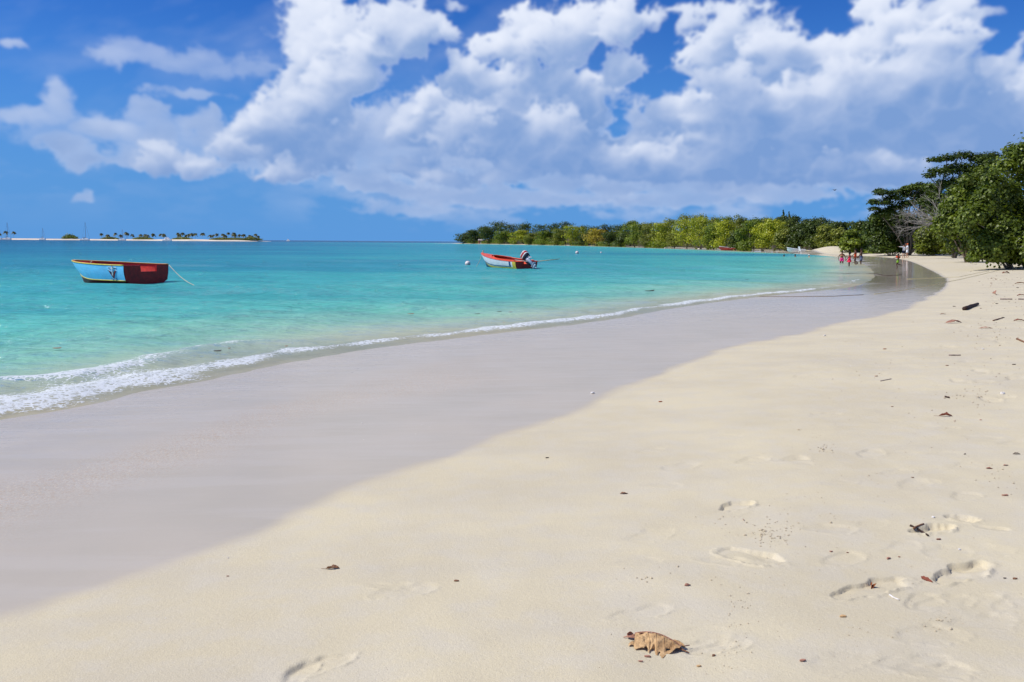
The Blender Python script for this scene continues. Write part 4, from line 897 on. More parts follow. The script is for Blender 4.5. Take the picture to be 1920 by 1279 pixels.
        MB().tube([(L_*.99,0,.85),(L_*1.06,0,.35),(L_*1.10,0.1,.0),(L_*1.12,.1,-.2)],.014,5).build('bow_rope',M_ROPE,root,True)
    return root,st
EMB_SIDE=1
# blue boat: transom centre on the waterline, bow toward the left and away
r1,st1=dinghy(276,531,math.radians(180-25),4.35,2.28,.74,.86,True,'sky blue rowing boat with yellow rim and dark red stern floating at left')
r2,st2=dinghy(987,504.5,math.radians(180-46),4.5,2.1,.50,.98,False,'white boat with coral red deck, yellow and navy bands and tilted outboard motor')
# outboard motor (part of the boat, tilted up)
def outboard(root):
    cowl=empty('outboard_motor',(-.10,0,.62)); cowl.parent=root; cowl.rotation_euler=(0,math.radians(52),0)
    M_OB=mat('motor_black',(.015,.018,.03),.3,.5); M_GR=mat('motor_grey',(.42,.47,.58),.35,.5); M_RS=mat('motor_red',(.50,.03,.03),.35,.5); M_WS=mat('motor_white',(.8,.8,.8),.35,.5)
    # cowl: a rounded box lofted along local z, with stripes as separate shells
    def shell(z0,z1,grow,nm,mt_):
        mb=MB(); V=[];n=20; zs=np.linspace(z0,z1,8)
        for z in zs:
            u=(z-.10)/.62; s=(1-max(0,(u-.55)/.45)**2.6*.55)*(.86+.14*min(1,u*4)) if u<1 else .45
            for k in range(n):
                t=2*math.pi*k/n; c,s_=math.cos(t),math.sin(t); V.append(((abs(c)**.7*math.copysign(1,c))*(.30*s+grow)-.06,(abs(s_)**.7*math.copysign(1,s_))*(.21*s+grow),z))
        Fc=[(i*n+k,i*n+(k+1)%n,(i+1)*n+(k+1)%n,(i+1)*n+k) for i in range(7) for k in range(n)]+[tuple(range(n))[::-1],tuple(7*n+k for k in range(n))]
        return mb.add(V,Fc).build(nm,mt_,cowl,True)
    shell(.10,.72,0,'cowling',M_OB); shell(.30,.36,.008,'stripe',M_WS); shell(.39,.49,.008,'stripe',M_RS); shell(.52,.58,.008,'stripe',M_WS)
    mb=MB(); mb.tube([(-.04,0,.12),(-.05,0,-.10),(-.06,0,-.62)],[.20,.13,.085],12,0,True,.8); mb.build('shaft_housing',M_GR,cowl,True)
    MB().box((-.10,0,-.62),(.40,.20,.03)).build('cavitation_plate',M_GR,cowl)
    MB().tube([(.16,0,-.76),(.02,0,-.76),(-.18,0,-.76),(-.24,0,-.76)],[.02,.075,.07,.03],10).build('gearcase',M_GR,cowl,True)
    MB().add([(.05,-.012,-.80),(-.12,-.012,-.80),(-.10,-.012,-.98),(.05,.012,-.80),(-.12,.012,-.80),(-.10,.012,-.98)],[(0,1,2),(3,5,4),(0,2,5,3),(1,4,5,2),(0,3,4,1)]).build('skeg',M_GR,cowl)
    p=MB()
    for k in range(3):
        a=2*math.pi*k/3; r=Matrix.Rotation(a,3,'X'); q=[r@Vector(v) for v in ((-.25,-.03,.02),(-.29,.05,.02),(-.30,.09,.15),(-.25,-.04,.16))]; p.add(q+[v+Vector((.012,0,0)) for v in q],[(0,1,2,3),(7,6,5,4),(0,4,5,1),(1,5,6,2),(2,6,7,3),(3,7,4,0)])
    p.build('propeller',M_WS,cowl)
    MB().box((.13,0,-.18),(.10,.24,.34)).build('clamp_bracket',M_OB,cowl)
    MB().tube([(.22,.06,.16),(.60,.10,.30),(.85,.12,.36)],[.03,.025,.03],8).build('tiller',M_OB,cowl,True)
outboard(r2)
# oars / poles on the outboard boat
def world_to(o_root,v): return v
pl=MB().tube([(0,0,0),(1.9,0,.20)],[.028,.022],8).build('boat_pole',mat('pale_wood',(.55,.42,.24),.7,.3,.3,40,.3,8),None,True); tag(pl,'pale wooden pole sticking out to the right behind the outboard motor','pole')
pp=at(1000,491,on_plane(1000,503,0)[1]+.35); pl.location=pp; pl.rotation_euler=(0,0,.25)
ps=MB().tube([(0,0,0),(1.35,0,-.16)],[.022,.03],8).build('oar_shaft',mat('grey_wood',(.5,.46,.42),.7),r2,True); ps.location=(.55,.55,.60); ps.rotation_euler=(0,0,math.radians(215))
# mooring rope of the blue boat
def rope(name,label,pts,r,mt_,cat='rope'):
    o=MB().tube(pts,r,6).build(name,mt_,None,True,clean=False); tag(o,label,cat); return o
q0=at(317,497,on_plane(300,527,0)[1]); q1=on_plane(372,536,0); rope('mooring_rope','thin pale mooring line sagging from the blue boat stern into the water',[tuple(Vector(q0).lerp(Vector(q1),u)+Vector((0,0,-.14*math.sin(math.pi*u)-.05*u))) for u in np.linspace(0,1.05,12)],.012,M_ROPE)
# buoys
M_BU=mat('buoy_white',(.75,.70,.68),.5,.4,.2,20,.3,6,dirt=(.55,.42,.40)); M_BUB=mat('buoy_growth',(.16,.09,.07),.9)
def buoy(px,py,rpx,label):
    o=on_plane(px,py,0); r=rpx*o[1]/F; root=empty('mooring_buoy',tuple(o),0,label,'buoy'); MB().ball((0,0,r*.55),r,16,0,(1,1,.92)).build('float',M_BU,root,True); MB().tube([(0,0,-r*.5),(0,0,r*.16)],[r*.7,r*1.0],16).build('growth_band',M_BUB,root,True); MB().tube([(0,0,r*1.35),(0,0,r*1.6)],[r*.18,r*.12],8).build('eye',M_BUB,root,True)
buoy(877,497,5.2,'large dirty white buoy floating left of the outboard boat'); buoy(1082,475.5,3.2,'medium white buoy right of the outboard boat'); buoy(1127,474.5,1.6,'tiny white buoy right of the medium buoy, below the mustard tree'); buoy(1247,466.3,1.5,'tiny white buoy near the far bank, left of the beached red boat'); buoy(1310,468,1.4,'tiny white buoy closest to the beached red boat')
# beached red boat, white boat and small things on the far bank
def small_boat(px,py,L_,rz,body,trim,label):
    p=at(px,py,bank_dist(px)+1.0); z=max(Z(p[0],p[1],False),0); root=empty('beached_boat',(p[0],p[1],z+.12),rz,label,'boat'); st=hull_mesh(L_,L_*.34,-.15,.0,.5,.85,N_=14); V=[]
    for s_ in st:
        for k in (1,-1): V+=[(s_[0]-L_/2,k*s_[1],s_[2]),(s_[0]-L_/2,k*s_[3],s_[4]),(s_[0]-L_/2,0,s_[5])]
    Fc=[]
    for i in range(len(st)-1):
        for k in (0,3):
            q=i*6+k; Fc+=[(q,q+6,q+7,q+1),(q+1,q+7,q+8,q+2)]
    Fc.append((0,1,2,4,3)); MB().add(V,Fc).build('hull',body,root,True)
    g=MB()
    for k in (1,-1): g.tube([(s_[0]-L_/2,k*s_[1],s_[2]) for s_ in st],.06,5)
    g.build('gunwale',trim,root,True); MB().box((-L_*.1,0,.35),(.4,L_*.3,.06)).build('bench',trim,root)
small_boat(1365,467.5,4.6,math.radians(184),mat('faded_pink_red',(.52,.09,.08),.5,.4,.2,20,.2,3),M_WP,'faded red boat drawn up at the waterline below the wide lime tree')
small_boat(1493,470,3.4,math.radians(176),M_WP,M_WP,'small white boat lying on the sand behind the swimmers')
def beach_chair(px,py,label):
    p=at(px,py,bank_dist(px)+2.5); z=Z(p[0],p[1],False); root=empty('beach_chair',(p[0],p[1],z),.3,label,'chair')
    MB().box((0,0,.36),(.6,.55,.05)).build('seat',M_WP,root); MB().box((-.36,0,.68),(.06,.55,.75),rot=Matrix.Rotation(-.35,3,'Y')).build('backrest',M_WP,root)
    for sx in (-1,1):
        for sy in (-1,1): MB().tube([(sx*.25,sy*.24,.36),(sx*.34,sy*.26,0)],.03,6).build('leg',M_WP,root)
beach_chair(1502,471,'white plastic beach chair on the sand behind the swimmers')
# red hut things on the point
def hut():
    Y=bank_dist(901)+4; p=at(901,456,Y); z=Z(p[0],p[1],False); root=empty('beach_hut',(p[0],p[1],z),.1,'tiny red and white hut at the water on the wooded point','hut'); MB().box((0,0,1.2),(3.0,2.4,2.4)).build('wall',mat('hut_red',(.35,.10,.07),.7),root)
    MB().add([(-1.8,-1.5,2.4),(1.8,-1.5,2.4),(1.8,1.5,2.4),(-1.8,1.5,2.4),(-1.8,0,3.3),(1.8,0,3.3)],[(0,1,5,4),(2,3,4,5),(0,4,3),(1,2,5),(0,3,2,1)]).build('roof',mat('hut_roof',(.45,.40,.38),.8),root); MB().box((.2,-1.22,1.0),(.8,.06,1.8)).build('door',M_WP,root)
hut()
# ================================================================== PEOPLE
SK_D=mat('skin_dark',(.085,.038,.022),.5,.35); SK_M=mat('skin_brown',(.17,.075,.04),.5,.35); SK_L=mat('skin_light',(.48,.26,.17),.5,.35); HAIR=mat('hair_black',(.010,.008,.008),.8,.2); EYE=mat('eye_dark',(.02,.015,.015),.2)
def cloth(n,c): return mat(n,c,.85,.1,.3,60,.1,10)
def person(label,loc,rz,H,skin,J=None,wear=(),hair=None,head_turn=0.,group=None,fem=False):
    root=empty('person',tuple(loc),rz,label,'person',group); s=H/1.7
    P=dict(pel=(0,0,.94),wai=(0,0,1.10),che=(0,0,1.30),nec=(0,0,1.44),hb=(0,.01,1.51),hm=(0,.015,1.59),ht=(0,.0,1.67))
    for sd_,n in ((-1,'l'),(1,'r')):
        P.update({'sh'+n:(sd_*.17,0,1.39),'el'+n:(sd_*.22,-.02,1.11),'wr'+n:(sd_*.23,.05,.87),'hp'+n:(sd_*.09,0,.90),'kn'+n:(sd_*.10,.01,.50),'an'+n:(sd_*.10,-.02,.09),'to'+n:(sd_*.11,.15,.03)})
    if J: P.update(J)
    V={k:Vector(v) for k,v in P.items()}
    rad=dict(pel=(.155,.115),wai=(.125,.095),che=(.15,.11),nec=(.055,.055),hb=(.062,.07),hm=(.078,.095),ht=(.055,.065))
    for n in 'lr': rad.update({'sh'+n:(.058,.058),'el'+n:(.040,.040),'wr'+n:(.027,.027),'hp'+n:(.098,.098),'kn'+n:(.060,.060),'an'+n:(.038,.038),'to'+n:(.036,.026)})
    names=list(V); idx={k:i for i,k in enumerate(names)}; co_=[V[k]*s for k in names]; R=[(rad[k][0]*s,rad[k][1]*s) for k in names]
    E_=[('pel','wai'),('wai','che'),('che','nec'),('nec','hb'),('hb','hm'),('hm','ht')]
    for n in 'lr': E_+=[('che','sh'+n),('sh'+n,'el'+n),('el'+n,'wr'+n),('pel','hp'+n),('hp'+n,'kn'+n),('kn'+n,'an'+n),('an'+n,'to'+n)]
    ed=[(idx[a],idx[b]) for a,b in E_]
    for n,sg in (('l',-1),('r',1)):   # palm, five fingers
        d=(V['wr'+n]-V['el'+n]).normalized(); side=Vector((0,1,0)) if abs(d.y)<.8 else Vector((0,0,1)); side=(side-d*side.dot(d)).normalized(); pc=(V['wr'+n]+d*.075)
        co_.append(pc*s); R.append((.034*s,.020*s)); pi=len(co_)-1; ed.append((idx['wr'+n],pi))
        for k,(of,ln) in enumerate(((-.030,.060),(-.010,.075),(.010,.080),(.030,.072))):
            a=pc+side*of+d*.03; b=a+d*ln*.55+Vector((0,.008,0)); c=b+d*ln*.45+Vector((0,.02,0)); base=len(co_)
            for q,r in ((a,.010),(b,.009),(c,.007)): co_.append(q*s); R.append((r*s,r*s))
            ed+=[(pi,base),(base,base+1),(base+1,base+2)]
        a=pc+side*.035-d*.03; b=a+side*.03+d*.03; base=len(co_)
        for q,r in ((a,.011),(b,.009)): co_.append(q*s); R.append((r*s,r*s))
        ed+=[(pi,base),(base,base+1)]
    hd=V['hm']; nz=hd+Vector((0,.10,-.01)); co_.append(nz*s); R.append((.014*s,.016*s)); ed.append((idx['hm'],len(co_)-1))
    for sg in (-1,1): co_.append((hd+Vector((sg*.085,-.005,0)))*s); R.append((.010*s,.022*s)); ed.append((idx['hm'],len(co_)-1))
    me=bpy.data.meshes.new('body'); me.from_pydata([tuple(c) for c in co_],ed,[]); me.materials.append(skin); o=bpy.data.objects.new('body',me); link(o); o.parent=root
    sk=o.modifiers.new('skin','SKIN'); sk.use_smooth_shade=True; lay=me.skin_vertices[0] if me.skin_vertices else None
    if lay is None:
        bm=bmesh.new(); bm.from_mesh(me); bm.verts.layers.skin.verify(); bm.to_mesh(me); bm.free(); lay=me.skin_vertices[0]
    for i,r in enumerate(R): lay.data[i].radius=r; lay.data[i].use_root=(i==idx['pel'])
    sb=o.modifiers.new('sub','SUBSURF'); sb.levels=1; sb.render_levels=1
    for sg in (-1,1): MB().ball(tuple((hd+Vector((sg*.032,.088,.012)))*s),.011*s,8).build('eye',EYE,root,True)
    MB().tube([tuple((hd+Vector((-.022,.088,-.055)))*s),tuple((hd+Vector((0,.094,-.058)))*s),tuple((hd+Vector((.022,.088,-.055)))*s)],[.004*s,.007*s,.004*s],6).build('mouth',mat('lip',(.25,.06,.05),.5),root,True)
    if hair=='short': MB().ball(tuple((hd+Vector((0,-.015,.035)))*s),.098*s,14,0,(.93,1.06,.92)).build('hair',HAIR,root,True)
    elif hair=='afro': MB().ball(tuple((hd+Vector((0,-.03,.05)))*s),.145*s,14,0,(1,1,.95),jit=.06).build('hair',HAIR,root,True)
    elif hair=='bun': 
        MB().ball(tuple((hd+Vector((0,-.02,.03)))*s),.105*s,14,0,(1,1.05,1)).ball(tuple((hd+Vector((0,-.13,.02)))*s),.06*s,10).build('hair',HAIR,root,True)
    elif isinstance(hair,tuple):   # a cap: material, brim
        MB().ball(tuple((hd+Vector((0,-.015,-.0)))*s),.085*s,12,0,(1,1,1)).build('hair',HAIR,root,True)
        MB().ball(tuple((hd+Vector((0,-.005,.045)))*s),.105*s,14,0,(1,1.08,.80)).add([Vector(v)*s+hd*s for v in ((-.07,.06,.05),(.07,.06,.05),(.06,.19,.03),(-.06,.19,.03),(-.07,.06,.058),(.07,.06,.058),(.06,.19,.038),(-.06,.19,.038))],[(0,1,2,3),(7,6,5,4),(0,4,5,1),(1,5,6,2),(2,6,7,3),(3,7,4,0)]).build('cap',hair[0],root,True)
    def L(a,b,t): return V[a].lerp(V[b],t)*s
    for w in wear:
        k,mt_=w[0],w[1]; mb=MB()
        if k=='shirt':
            mb.tube([V['wai']*s-Vector((0,0,.14*s)),V['wai']*s,V['che']*s,L('che','nec',.45),L('che','nec',.8)],[.178*s,.150*s,.178*s,.150*s,.07*s],16,0,True,.74)
            for n in 'lr': mb.tube([L('che','sh'+n,.5),V['sh'+n]*s,L('sh'+n,'el'+n,.5),L('sh'+n,'el'+n,w[2])],[.08*s,.076*s,.062*s,.058*s] ,12)
            if len(w)>3:
                for n in 'lr': mb.tube([V['el'+n]*s,L('el'+n,'wr'+n,.9)],[.055*s,.042*s],10)
            mb.build('shirt',mt_,root,True,clean=False)
        elif k=='swimsuit':
            mb.tube([L('pel','wai',-.35),V['pel']*s,V['wai']*s,V['che']*s,L('che','nec',.25)],[.12*s,.172*s,.138*s,.168*s,.12*s],16,0,True,.75)
            mb.build('swimsuit',mt_,root,True,clean=False)
        elif k=='bikini_top': mb.tube([L('wai','che',.70),V['che']*s,L('che','nec',.1)],[.155*s,.172*s,.16*s],16,0,False,.78).build('bikini_top',mt_,root,True,clean=False)
        elif k=='shorts':
            mb.tube([L('pel','wai',.65),V['pel']*s,L('pel','wai',-.25)],[.150*s,.178*s,.15*s],16,0,True,.76)
            for n in 'lr': mb.tube([V['hp'+n]*s,L('hp'+n,'kn'+n,.4),L('hp'+n,'kn'+n,w[2])],[.118*s,.108*s,.112*s],12)
            mb.build('shorts',mt_,root,True,clean=False)
        elif k=='skirt':
            mb.tube([L('pel','wai',.5),V['pel']*s,(V['knl']+V['knr'])*.5*s*.5+V['pel']*s*.5],[.155*s,.19*s,.24*s],16,0,False,.85).build('skirt',mt_,root,True,clean=False)
        elif k=='armband':
            for n in 'lr': q=MB().tube([L('sh'+n,'el'+n,.30),L('sh'+n,'el'+n,.42),L('sh'+n,'el'+n,.85),L('sh'+n,'el'+n,.97)],[.07*s,.115*s,.115*s,.07*s],14); q.build('armband',mt_,root,True,clean=False)
    return root
def in_water(px,py): p=on_plane(px,py,0); return p
ORG=cloth('cloth_orange_red',(.75,.09,.03)); PNK=cloth('cloth_pink',(.70,.06,.25)); REDP=cloth('cloth_pink_red',(.85,.04,.09)); NAV=cloth('cloth_navy_shorts',(.02,.025,.05)); WHT=cloth('cloth_white',(.80,.82,.86)); GRY=cloth('cloth_grey_blue',(.12,.14,.22)); GRN=cloth('cloth_green',(.20,.38,.04)); OREDCAP=cloth('cap_orange',(.70,.14,.05)); BLKCAP=cloth('cap_black',(.012,.015,.03)); PEACH=cloth('cloth_peach',(.60,.27,.14))
p=in_water(1578,494); person('bather in peach bikini top and bright pink shorts, leftmost of the group in the water',(p[0],p[1],-.50),math.radians(165),1.66,SK_M,dict(elr=(.30,.0,1.15),wrr=(.30,.06,.93),ell=(-.30,0,1.15),wrl=(-.33,.05,.90)),[('bikini_top',PEACH),('shorts',PNK,.45)],'short')
p=in_water(1592,500); person('child with big dark hair in a bright red pink swimsuit, nearest of the bathers',(p[0],p[1],-.24),math.radians(75),1.42,SK_D,dict(ell=(-.24,.12,1.16),wrl=(-.16,.26,1.0),elr=(.26,-.05,1.12),wrr=(.24,.10,.90)),[('swimsuit',REDP),('skirt',REDP)],'afro')
p=in_water(1603,495); person('bather in an orange red swimsuit with hair in a bun, left of the shirtless one',(p[0],p[1],-.27),math.radians(60),1.66,SK_M,dict(ell=(-.25,.1,1.17),wrl=(-.22,.30,1.05),elr=(.24,-.02,1.1),wrr=(.23,.12,.9)),[('swimsuit',ORG)],'bun')
p=in_water(1614,496); person('shirtless person in grey blue swim shorts, rightmost of the standing bathers',(p[0],p[1],-.30),math.radians(70),1.75,SK_D,dict(ell=(-.24,.12,1.14),wrl=(-.10,.25,.98),elr=(.26,.02,1.12),wrr=(.16,.18,.95)),[('shorts',GRY,.75)],'short')
p=in_water(1608,496.5); person('child crouching low in the water between the orange swimsuit and the grey blue shorts',(p[0],p[1],-.42),math.radians(70),1.05,SK_D,dict(wai=(0,.12,1.04),che=(0,.26,1.14),nec=(0,.36,1.22),hb=(0,.40,1.27),hm=(0,.43,1.33),ht=(0,.44,1.41),shl=(-.16,.28,1.18),shr=(.16,.28,1.18),ell=(-.2,.46,1.06),elr=(.2,.46,1.06),wrl=(-.16,.60,.98),wrr=(.16,.60,.98),knl=(-.14,.32,.74),knr=(.14,.32,.74),anl=(-.12,.05,.50),anr=(.12,.05,.50),tol=(-.12,.2,.44),tor=(.12,.2,.44)),[],'short')
for px,py,lb,h,c in ((1470,482.3,'leftmost swimmer with only a dark reddish head above water','short',None),(1491,482.5,'middle swimmer with dark head and bare shoulders above water','short',None),(1517,482.8,'rightmost swimmer wearing a white cap, shoulders just out of the water',(WHT,),None)):
    p=in_water(px,py); person(lb,(p[0],p[1],-(1.36 if px==1470 else 1.30)),math.radians(100),1.7,SK_M if px<1500 else SK_L,None,[],h)
g=ground(1683,504); person('child running along the wet sand in green shorts and orange armbands',(g[0],g[1],g[2]-.01),math.radians(60),1.10,SK_D,dict(ell=(-.30,.18,1.28),wrl=(-.20,.34,1.22),elr=(.32,-.16,1.26),wrr=(.38,.02,1.10),knl=(-.09,.12,.50),anl=(-.09,.02,.08),tol=(-.1,.19,.03),knr=(.10,.05,.54),anr=(.10,-.36,.42),tor=(.10,-.42,.30)),[('shorts',GRN,.55),('armband',ORG)],'short')
g=ground(1694,485); person('adult in white shirt, navy shorts and black cap stretching an arm to the left',(g[0],g[1],g[2]),math.radians(20),1.66,SK_L,dict(ell=(-.42,.05,1.40),wrl=(-.66,.08,1.42),elr=(.26,.05,1.14),wrr=(.20,.2,1.05),knl=(-.13,0,.5),anl=(-.15,-.02,.09),tol=(-.17,.13,.03),knr=(.13,0,.5),anr=(.14,-.02,.09)),[('shirt',WHT,.95,1),('shorts',NAV,.62)],(BLKCAP,))
g=ground(1704,484); person('adult all in white with an orange cap, raising a hand to the face',(g[0],g[1]+.5,g[2]),math.radians(70),1.72,SK_L,dict(elr=(.30,.14,1.36),wrr=(.14,.20,1.55),ell=(-.22,.08,1.14),wrl=(-.12,.2,1.02),knl=(-.09,.06,.5),anl=(-.09,.05,.09),tol=(-.1,.2,.03),knr=(.1,-.05,.5),anr=(.1,-.16,.10),tor=(.1,0,.03)),[('shirt',WHT,.6),('shorts',WHT,.7)],(OREDCAP,))
# ================================================================== THINGS ON THE SAND
def leaf_mat(n,c,v=.45,dirt=None): return mat(n,c,.7,.25,.5,90,v,25,dirt=dirt)
LB={'tan':leaf_mat('dry_leaf_tan',(.52,.34,.17),.5,(.33,.19,.085)),'brown':leaf_mat('dry_leaf_brown',(.24,.12,.065)),'red':leaf_mat('dry_leaf_red',(.24,.075,.045)),'pink':leaf_mat('dry_leaf_pinkish',(.40,.20,.14)),'dark':leaf_mat('dark_wood',(.045,.022,.016)),'orange':leaf_mat('dry_leaf_orange',(.32,.10,.03)),'grey':leaf_mat('grey_twig',(.30,.23,.20)),'shell':mat('shell_white',(.78,.74,.70),.4,.5,.3,60,.2,20)}
def dry_leaf(px,py,lpx,wr,rot,curl,arch,col,label,tilt=0,stem=.18,seed=0,lift=.0,side=0.,stand=0.,grp=None,thin=.0012):
    """a dry leaf: a bent thin sheet with midrib, irregular edge and a stem"""
    g=ground(px,py); dist=np.linalg.norm(g-np.array([0,0,CZ])); L_=lpx*dist/F; rs=random.Random(seed+int(px)); n,m_=22,10
    root=empty('dry_leaf',(g[0],g[1],g[2]+lift),math.radians(rot),label,'leaf',grp); mb=MB(); V=[]
    ph=[rs.uniform(0,6) for _ in range(6)]
    for i in range(n+1):
        u=i/n; w=wr*L_*(math.sin(math.pi*u**.85)**.75)*(1+.12*math.sin(u*17+ph[0])+.08*math.sin(u*31+ph[1]))
        for j in range(m_+1):
            v=-1+2*j/m_; x=(u-.5)*L_; y=v*w/2*(1+.05*math.sin(u*23+v*5+ph[2])); cr=curl*abs(v)**1.6*w*.5*(1+.5*math.sin(u*5+ph[3]+(v>0)*2))
            z=arch*L_*math.sin(math.pi*u)+cr+.012*L_*math.sin(u*14+v*4+ph[4])+.010*L_*math.sin(v*9+u*6+ph[5])-.004*L_*(abs(v)<.01)
            y*=1-.30*abs(curl)*abs(v)
            q=Vector((x,y,z)); q=Matrix.Rotation(side,3,'X')@q; q=Matrix.Rotation(tilt,3,'Y')@q; V.append(q)
    zmin=min(q.z for q in V); V=[q-Vector((0,0,zmin-.001)) for q in V]
    Fc=[(i*(m_+1)+j,(i+1)*(m_+1)+j,(i+1)*(m_+1)+j+1,i*(m_+1)+j+1) for i in range(n) for j in range(m_) if not (wr>.3 and j in(0,m_-1) and rs.random()<.12)]
    mb.add(V,Fc).build('blade',LB[col],root,True,clean=False,thick=max(thin,L_*.006))
    mid=[V[i*(m_+1)+m_//2]+Vector((0,0,.002)) for i in range(0,n+1,2)]
    if stem>0:
        e0=mid[0]; mid=[e0+Vector((-stem*L_,.04*L_,-e0.z*.8+.003)),e0+Vector((-stem*.5*L_,.03*L_,-.1*e0.z))]+mid
    MB().tube(mid,[max(.0012,.010*L_)*(1-.6*i/len(mid)) for i in range(len(mid))],6).build('stem',LB['pink' if col=='tan' else col],root,True)
    return root
def big_leaf():
    g=ground(1230,1208); d=np.linalg.norm(g-np.array([0,0,CZ])); k=d/F; root=empty('dry_leaf',tuple(g),math.radians(-12),'large torn tan leaf, crumpled and arched over the sand in the foreground','leaf')
    rs=random.Random(5); L_=92*k
    def sheet(n,m_,fx,mt_,nm,holes=()):
        V=[fx(i/n,j/m_) for i in range(n+1) for j in range(m_+1)]; Fc=[(i*(m_+1)+j,(i+1)*(m_+1)+j,(i+1)*(m_+1)+j+1,i*(m_+1)+j+1) for i in range(n) for j in range(m_) if (i,j) not in holes]
        return MB().add(V,Fc).build(nm,mt_,root,True,clean=False,thick=.0009)
    # main blade: arch across its length, the near edge ragged and lifted off the sand
    def ribp(u): return Vector(((-.40+.92*u)*L_,(.10-.16*u*u)*L_,(.085+.115*math.sin(math.pi*min(1,u*.95+.12))-.045*u)*L_))
    def main(u,v):
        r=ribp(u); t=(v-.62)
        side=-1 if t<0 else 1; a=abs(t)/(.62 if t<0 else .38)
        w=(.16+.22*math.sin(math.pi*min(1,u*.95+.10))**.8)*(1-.80*max(0,u-.68)/.32)*(1 if t<0 else .42)*L_
        rag=1+.20*math.sin(u*11+.5)+.16*math.sin(u*23+1)+.10*math.sin(u*53)+.05*math.sin(u*91)
        y=r.y+side*w*a*(1+(rag-1)*a)*1.25
        cr=abs(((u*5.2-a*1.1)%1)-.5)*2        # creases running out from the rib
        z=r.z*(1-a**1.25)+(.028+.030*math.sin(u*7+1)+.020*math.sin(u*17))*L_*a+.026*L_*(cr-.5)*a*(1-.3*a)+.03*L_*math.sin(u*11+a*4+1)*a*a+.010*L_*math.sin(u*33+a*9)
        return (r.x+.05*L_*a*math.sin(u*9),y,max(z,.003))
    sheet(40,22,main,LB['tan'],'blade',{(22,0),(22,1),(22,2),(23,0),(26,4),(27,4),(28,4),(8,0),(9,0),(9,1),(33,0),(14,0),(15,0)})
    # left curled lobe
    def lobe(u,v):
        a=v*3.4-.6; r=(.05+.03*math.sin(u*9))*L_*(1-.6*abs(u-.5)); return ((-.56+.34*u)*L_,(.10-.10*u)*L_+r*math.sin(a)*1.2,(.045+.05*u)*L_+r*(1-math.cos(a))*.8)
    sheet(18,12,lobe,LB['pink'],'torn_lobe')
    def flap(u,v): return ((-.50+.36*u)*L_,(-.16+.03*math.sin(u*8)-.10*v*(1-u*.3))*L_,(.018+.05*math.sin(math.pi*u)*(1-v)+.02*math.sin(u*11))*L_+.004)
    sheet(16,5,flap,LB['tan'],'torn_lobe')
    def tail(u,v): return ((.36+.26*u)*L_,(-.08-.16*u+(v-.5)*.13*(1-u))*L_,(.05-.04*u)*L_+.02*L_*math.sin(v*3.1))
    sheet(10,4,tail,LB['brown'],'leaf_tip')
    rib=[tuple(ribp(u)+Vector((0,0,.003))) for u in np.linspace(0,1,14)]; MB().tube([(-.62*L_,.10*L_,.03*L_),(-.50*L_,.13*L_,.06*L_),(-.42*L_,.10*L_,.08*L_)]+rib+[(.62*L_,.02*L_,.045*L_)],.0020,7).build('midrib',LB['pink'],root,True)
    for u in (.25,.42,.58,.74):
        for s_ in (-1,1):
            vs=[main(min(1,u+.10*t),.62+(s_*.34 if s_>0 else -.58)*t) for t in np.linspace(0,1,6)]; MB().tube([(x,y,z+.002) for x,y,z in vs],[.0008,.0007,.0006,.0005,.0004,.0003],5).build('vein',LB['tan'],root,True)
big_leaf()
LEAVES=[(624,1067,24,.42,8,.9,.06,'brown','small folded brown leaf alone on the sand left of centre, stem to its left',0,.35),
(1633,1101,16,.6,70,1.0,.15,'orange','rust orange curled leaf lying inside a footprint at lower right',.5,.1),
(1738,1088,24,.30,-70,.5,.05,'red','dark red pointed leaf sticking up at the left end of a long footprint',.9,.0),
(1773,781,22,.34,-5,1.0,.08,'red','reddish brown leaf curled up at the end, below the driftwood piece',-.2,.35),
(1788,606,30,.36,12,-.3,.16,'pink','large curled pinkish brown leaf on the upper beach left of the dark driftwood',0,.05),
(1863,553,15,.55,80,.6,.1,'pink','pinkish leaf standing on its edge near the right side of the beach',1.2,.0),
(1170,926,14,.5,0,.3,.05,'brown','flat brown leaf scrap above centre of the dry sand',0,.0),
(1289,1098,12,.6,20,.4,.05,'pink','pale pink leaf scrap right of centre near the foot hollow',0,.0),
(1394,976,7,.5,80,.3,.05,'pink','tiny upright pink scrap below the clod cluster',.8,.0),
(1849,616,20,.3,-10,-.2,.1,'pink','pale brown leaf lying flat on the upper beach right of the curled leaf',0,.0),
(1768,589.5,10,.5,5,.2,.1,'brown','small brown leaf just above the large curled leaf',0,.0),
(1855,879,10,.5,-20,.3,.05,'red','small red brown scrap near the right edge at mid beach',0,.0),
(1886,873,9,.5,10,.3,.05,'pink','pinkish scrap close to the right edge at mid beach',0,.0),
(1906,852,12,.4,0,.4,.1,'dark','dark folded scrap touching the right edge at mid beach',0,.0),
(1886,513,16,.4,20,.4,.1,'red','red brown leaf on the upper beach below the sea grape shadow',0,.0),
(1914,533,20,.35,0,.3,.1,'brown','brown leaf at the right edge on the upper beach',0,.0),
(1916,555,18,.35,10,.3,.1,'red','dark red leaf at the right edge above the round stick',0,.0),
(1911,602,18,.35,0,.3,.1,'red','red leaf at the right edge below the long thin sticks',0,.0)]
for L_ in LEAVES:
    px,py,lp,wr,rot,cu,ar,c,lb,sd2,st_=L_; dry_leaf(px,py,lp,wr,rot,cu,ar,c,lb,0,st_,3,0,sd2)
